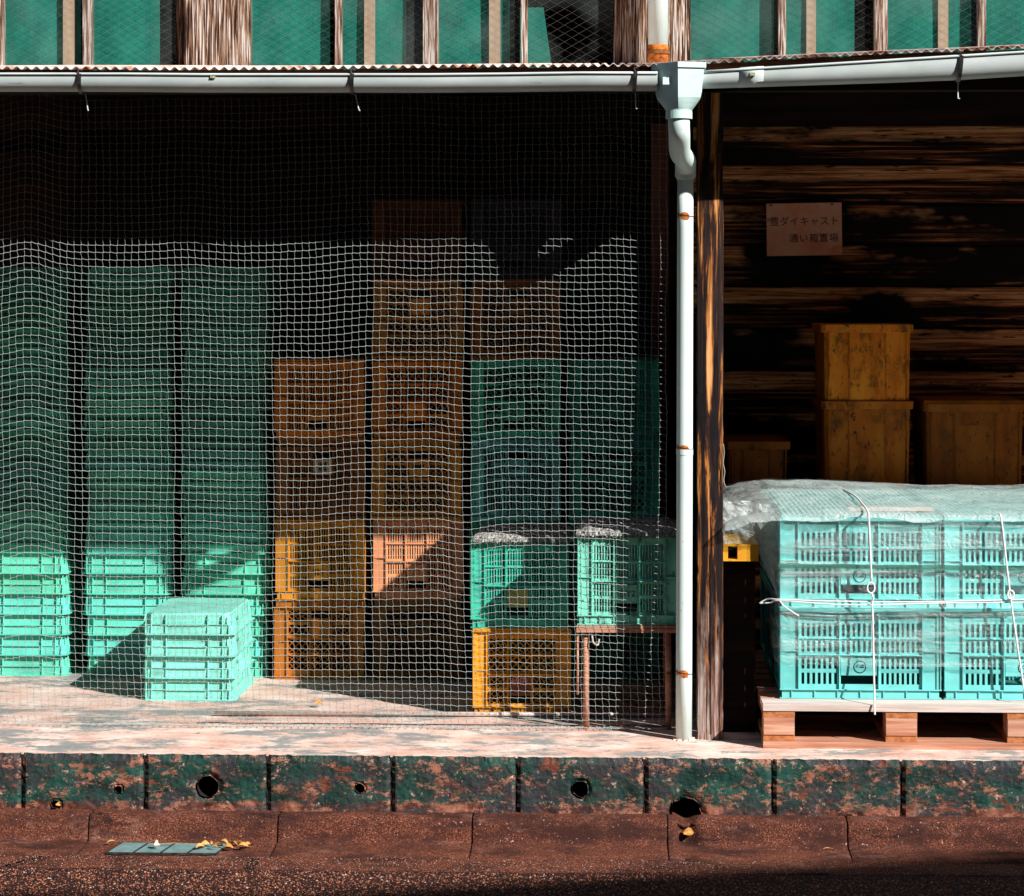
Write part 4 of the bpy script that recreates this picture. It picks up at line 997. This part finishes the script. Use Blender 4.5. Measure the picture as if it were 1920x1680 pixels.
# ================================================================ RIGHT BAY: bench, tubs, sign
bn = thing('work_bench', 'dark wooden bench hidden behind the wrapped crates', 'bench', (Xp(1345, 9.2), 9.2, 0))
MB().box(0, 2.4, 0, .68, .585, .615).build('bench_top', M['wood_dark'], bn)
for x in (.03, 2.3):
    for y in (.03, .6): MB().box(x, x+.06, y, y+.06, 0, .585).build('leg', M['wood_dark'], bn)
def tub(px0, px1, Y, z0, z1, label, taper=.012, lid=False, sc=1):
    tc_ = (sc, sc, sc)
    xa = Xp(px0, Y); xb = Xp(px1, Y); w = xb-xa; d = .48; h = z1-z0
    t = thing('lidded_tub' if lid else 'tub', label, 'tub', ((xa+xb)/2, Y+d/2, z0), 0)
    def ring(z, e, ch=.016):
        a = w/2-e; b = d/2-e
        return [(-a+ch, -b, z), (-a*.35, -b, z), (a*.35, -b, z), (a-ch, -b, z), (a, -b+ch, z), (a, b-ch, z), (a-ch, b, z), (-a+ch, b, z), (-a, b-ch, z), (-a, -b+ch, z)]
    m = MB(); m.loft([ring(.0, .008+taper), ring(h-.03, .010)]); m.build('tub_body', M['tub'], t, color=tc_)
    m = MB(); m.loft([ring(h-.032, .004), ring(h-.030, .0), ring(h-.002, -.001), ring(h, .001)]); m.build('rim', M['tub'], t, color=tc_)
    m = MB()
    for k, fxx in enumerate((-.42, -.20, .20, .43)):
        X = fxx*w; t_ = .0018
        m.add([(X-t_, -d/2+.004+taper, .0), (X+t_, -d/2+.004+taper, .0), (X+t_, -d/2+.02+taper, .0), (X-t_, -d/2+.02+taper, .0),
               (X-t_, -d/2+.003, h-.032), (X+t_, -d/2+.003, h-.032), (X+t_, -d/2+.02, h-.032), (X-t_, -d/2+.02, h-.032)],
              [(0, 3, 2, 1), (4, 5, 6, 7), (0, 1, 5, 4), (1, 2, 6, 5), (2, 3, 7, 6), (3, 0, 4, 7)])
    m.build('rib', M['tub'], t, color=tc_)['kind'] = 'stuff'
    m = MB().box(-.19*w, .19*w, -d/2+.0065+taper*.4, -d/2+.02, .0, h-.034); m.build('raised_panel', M['tub'], t, color=tc_)
    if lid: MB().box(-w/2-.003, w/2+.003, -d/2-.003, d/2+.003, h+.0005, h+.012, .004, .004).build('lid', M['tub'], t, color=tc_)
    return t
YT = 9.32
z_mid = W(1625, 752, YT).z; z_top = W(1625, 608, YT).z
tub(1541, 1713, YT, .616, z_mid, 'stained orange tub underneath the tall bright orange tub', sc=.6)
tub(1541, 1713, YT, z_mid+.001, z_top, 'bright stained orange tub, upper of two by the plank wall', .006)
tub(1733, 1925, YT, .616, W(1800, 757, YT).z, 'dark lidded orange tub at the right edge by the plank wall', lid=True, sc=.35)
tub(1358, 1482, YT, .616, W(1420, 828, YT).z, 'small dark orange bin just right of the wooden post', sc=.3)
# yellow plastic pallet end on a dark box, between post and load
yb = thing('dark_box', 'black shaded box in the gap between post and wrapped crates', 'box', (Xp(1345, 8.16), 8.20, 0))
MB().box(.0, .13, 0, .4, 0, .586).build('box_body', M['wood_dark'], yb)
yz0 = W(1390, 1050, 8.10).z; yz1 = W(1390, 1021, 8.10).z
yp = thing('yellow_pallet', 'small yellow plastic pallet end sticking out beside the post', 'plastic pallet', (Xp(1345, 8.10), 8.10, .589))
h_ = yz1-.589
xw = Xp(1423, 8.10)-Xp(1345, 8.10); xa = Xp(1365, 8.1)-Xp(1345, 8.1); xb = Xp(1383, 8.1)-Xp(1345, 8.1)
MB().box(0, xw, 0, .36, 0, .006).build('bottom_deck', M['dirty_plastic'], yp, color=YELLOW)
MB().box(0, xw, 0, .36, h_-.006, h_).build('top_deck', M['dirty_plastic'], yp, color=YELLOW)
MB().box(0.001, xa, .001, .35, .0062, h_-.0062).build('block', M['dirty_plastic'], yp, color=YELLOW)
MB().box(xb, xw-.001, .001, .35, .0062, h_-.0062).build('block', M['plastic'], yp, color=YELLOW)
# sign
sg = thing('sign_board', 'stained orange sign board with two lines of Japanese characters', 'sign', tuple(W(1508, 430, YB-.03)))
sc = (YB-.03)/F; w2 = 70*sc; h2 = 49*sc
ob = MB().box(-w2, w2, 0, .008, -h2, h2).build('board', M['sign'], sg)
sg.rotation_euler = (0, R(-.8), 0)
def sgt(txt, px, py, size):
    link('lettering', text_mesh(txt, size, M['signink']), sg, loc=((px-1508)*sc, -.0009, (430-py)*sc))
for k, ch in enumerate('豊ダイキャスト'): sgt(ch, 1452.5+k*18.6, 416+(.0), .040 if ch != 'ャ' else .036)
for k, ch in enumerate('通い箱置場'): sgt(ch, 1488+k*18.7, 447.5, .038)
for x in (1447, 1560): MB().box((x-1508)*sc-.006, (x-1508)*sc+.006, -.002, 0, h2-.009, h2-.004).build('fixing', M['tar'], sg)

# ================================================================ LEAVES AND TWIG
def leaf(p, L_, w, rz, tilt, curl, label, group=None, pale=False):
    m = MB(); n = 6; rows = []
    for i in range(n+1):
        t = i/n; ww = w*math.sin(math.pi*min(1, t*.93+.05))**.8; z = curl*math.sin(t*math.pi)
        rows.append([((t-.5)*L_, -ww, z+abs(ww)*.7), ((t-.5)*L_, -ww*.5, z+abs(ww)*.25), ((t-.5)*L_, 0, z), ((t-.5)*L_, ww*.5, z+abs(ww)*.3), ((t-.5)*L_, ww, z+abs(ww)*.8)])
    m.loft(rows, closed=False); m.bar((L_*.45, 0, 0), (L_*.75, .002, -.002), .0006, 4)
    o = m.build('leaf', M['leaf_pale'] if pale else M['leaf'], None, smooth=True); o.location = p; o.rotation_euler = (tilt, R(random.uniform(-12, 12)), rz)
    tag(o, label, 'leaf', group); return o
zg = -.256
for k in range(11):
    p = WF(375+k*9, 1592-(k % 3)*3, zg); p.z += .004+.004*(k % 2)
    leaf(p, .026+random.uniform(0, .012), .008, random.uniform(-1, 1), R(random.uniform(-35, 45)), .006, 'dry orange leaf in the heap at the right end of the drain grate', 'dry leaves heaped on the drain grate')
p = WF(293, 1590, zg); p.z += .012; leaf(p, .024, .010, 1.2, R(50), .003, 'pale pink round leaf standing on the drain grate', pale=True)
p = WF(208, 1583, zg); p.z += .006; leaf(p, .030, .005, .3, R(10), .003, 'thin brown leaf at the left end of the drain grate')
p = W(108, 1508, 7.70); leaf(p, .026, .007, 1.3, R(70), .003, 'yellow leaf stuck in the small kerb hole at the far left')
p = W(1291, 1562, 7.655); leaf(p, .034, .013, .3, R(55), .004, 'curled tan leaf lying under the big drain opening')
p = WF(597, 1327); p.z += .012; leaf(p, .030, .011, .6, R(30), .006, 'curled orange leaf on the floor inside the net')
p = WF(722, 1311); p.z += .006; leaf(p, .024, .006, .2, R(10), .003, 'small orange leaf on the floor near the orange crates')
p = WF(870, 1594, -.26); p.z += .003; p = WF(1550, 1594, -.262); p.z += .003; leaf(p, .028, .004, .1, R(5), .002, 'thin orange leaf on the gutter at the right')
tw = MB(); tw.tube(smoothp([WF(x, y, zg)+Vector((0, 0, .006)) for x, y in ((242, 1570), (260, 1577), (285, 1585), (330, 1584), (372, 1586))], 5), .0009, 5)
tag(tw.build('twig', M['leaf']), 'thin reddish twig lying across the drain grate', 'twig')
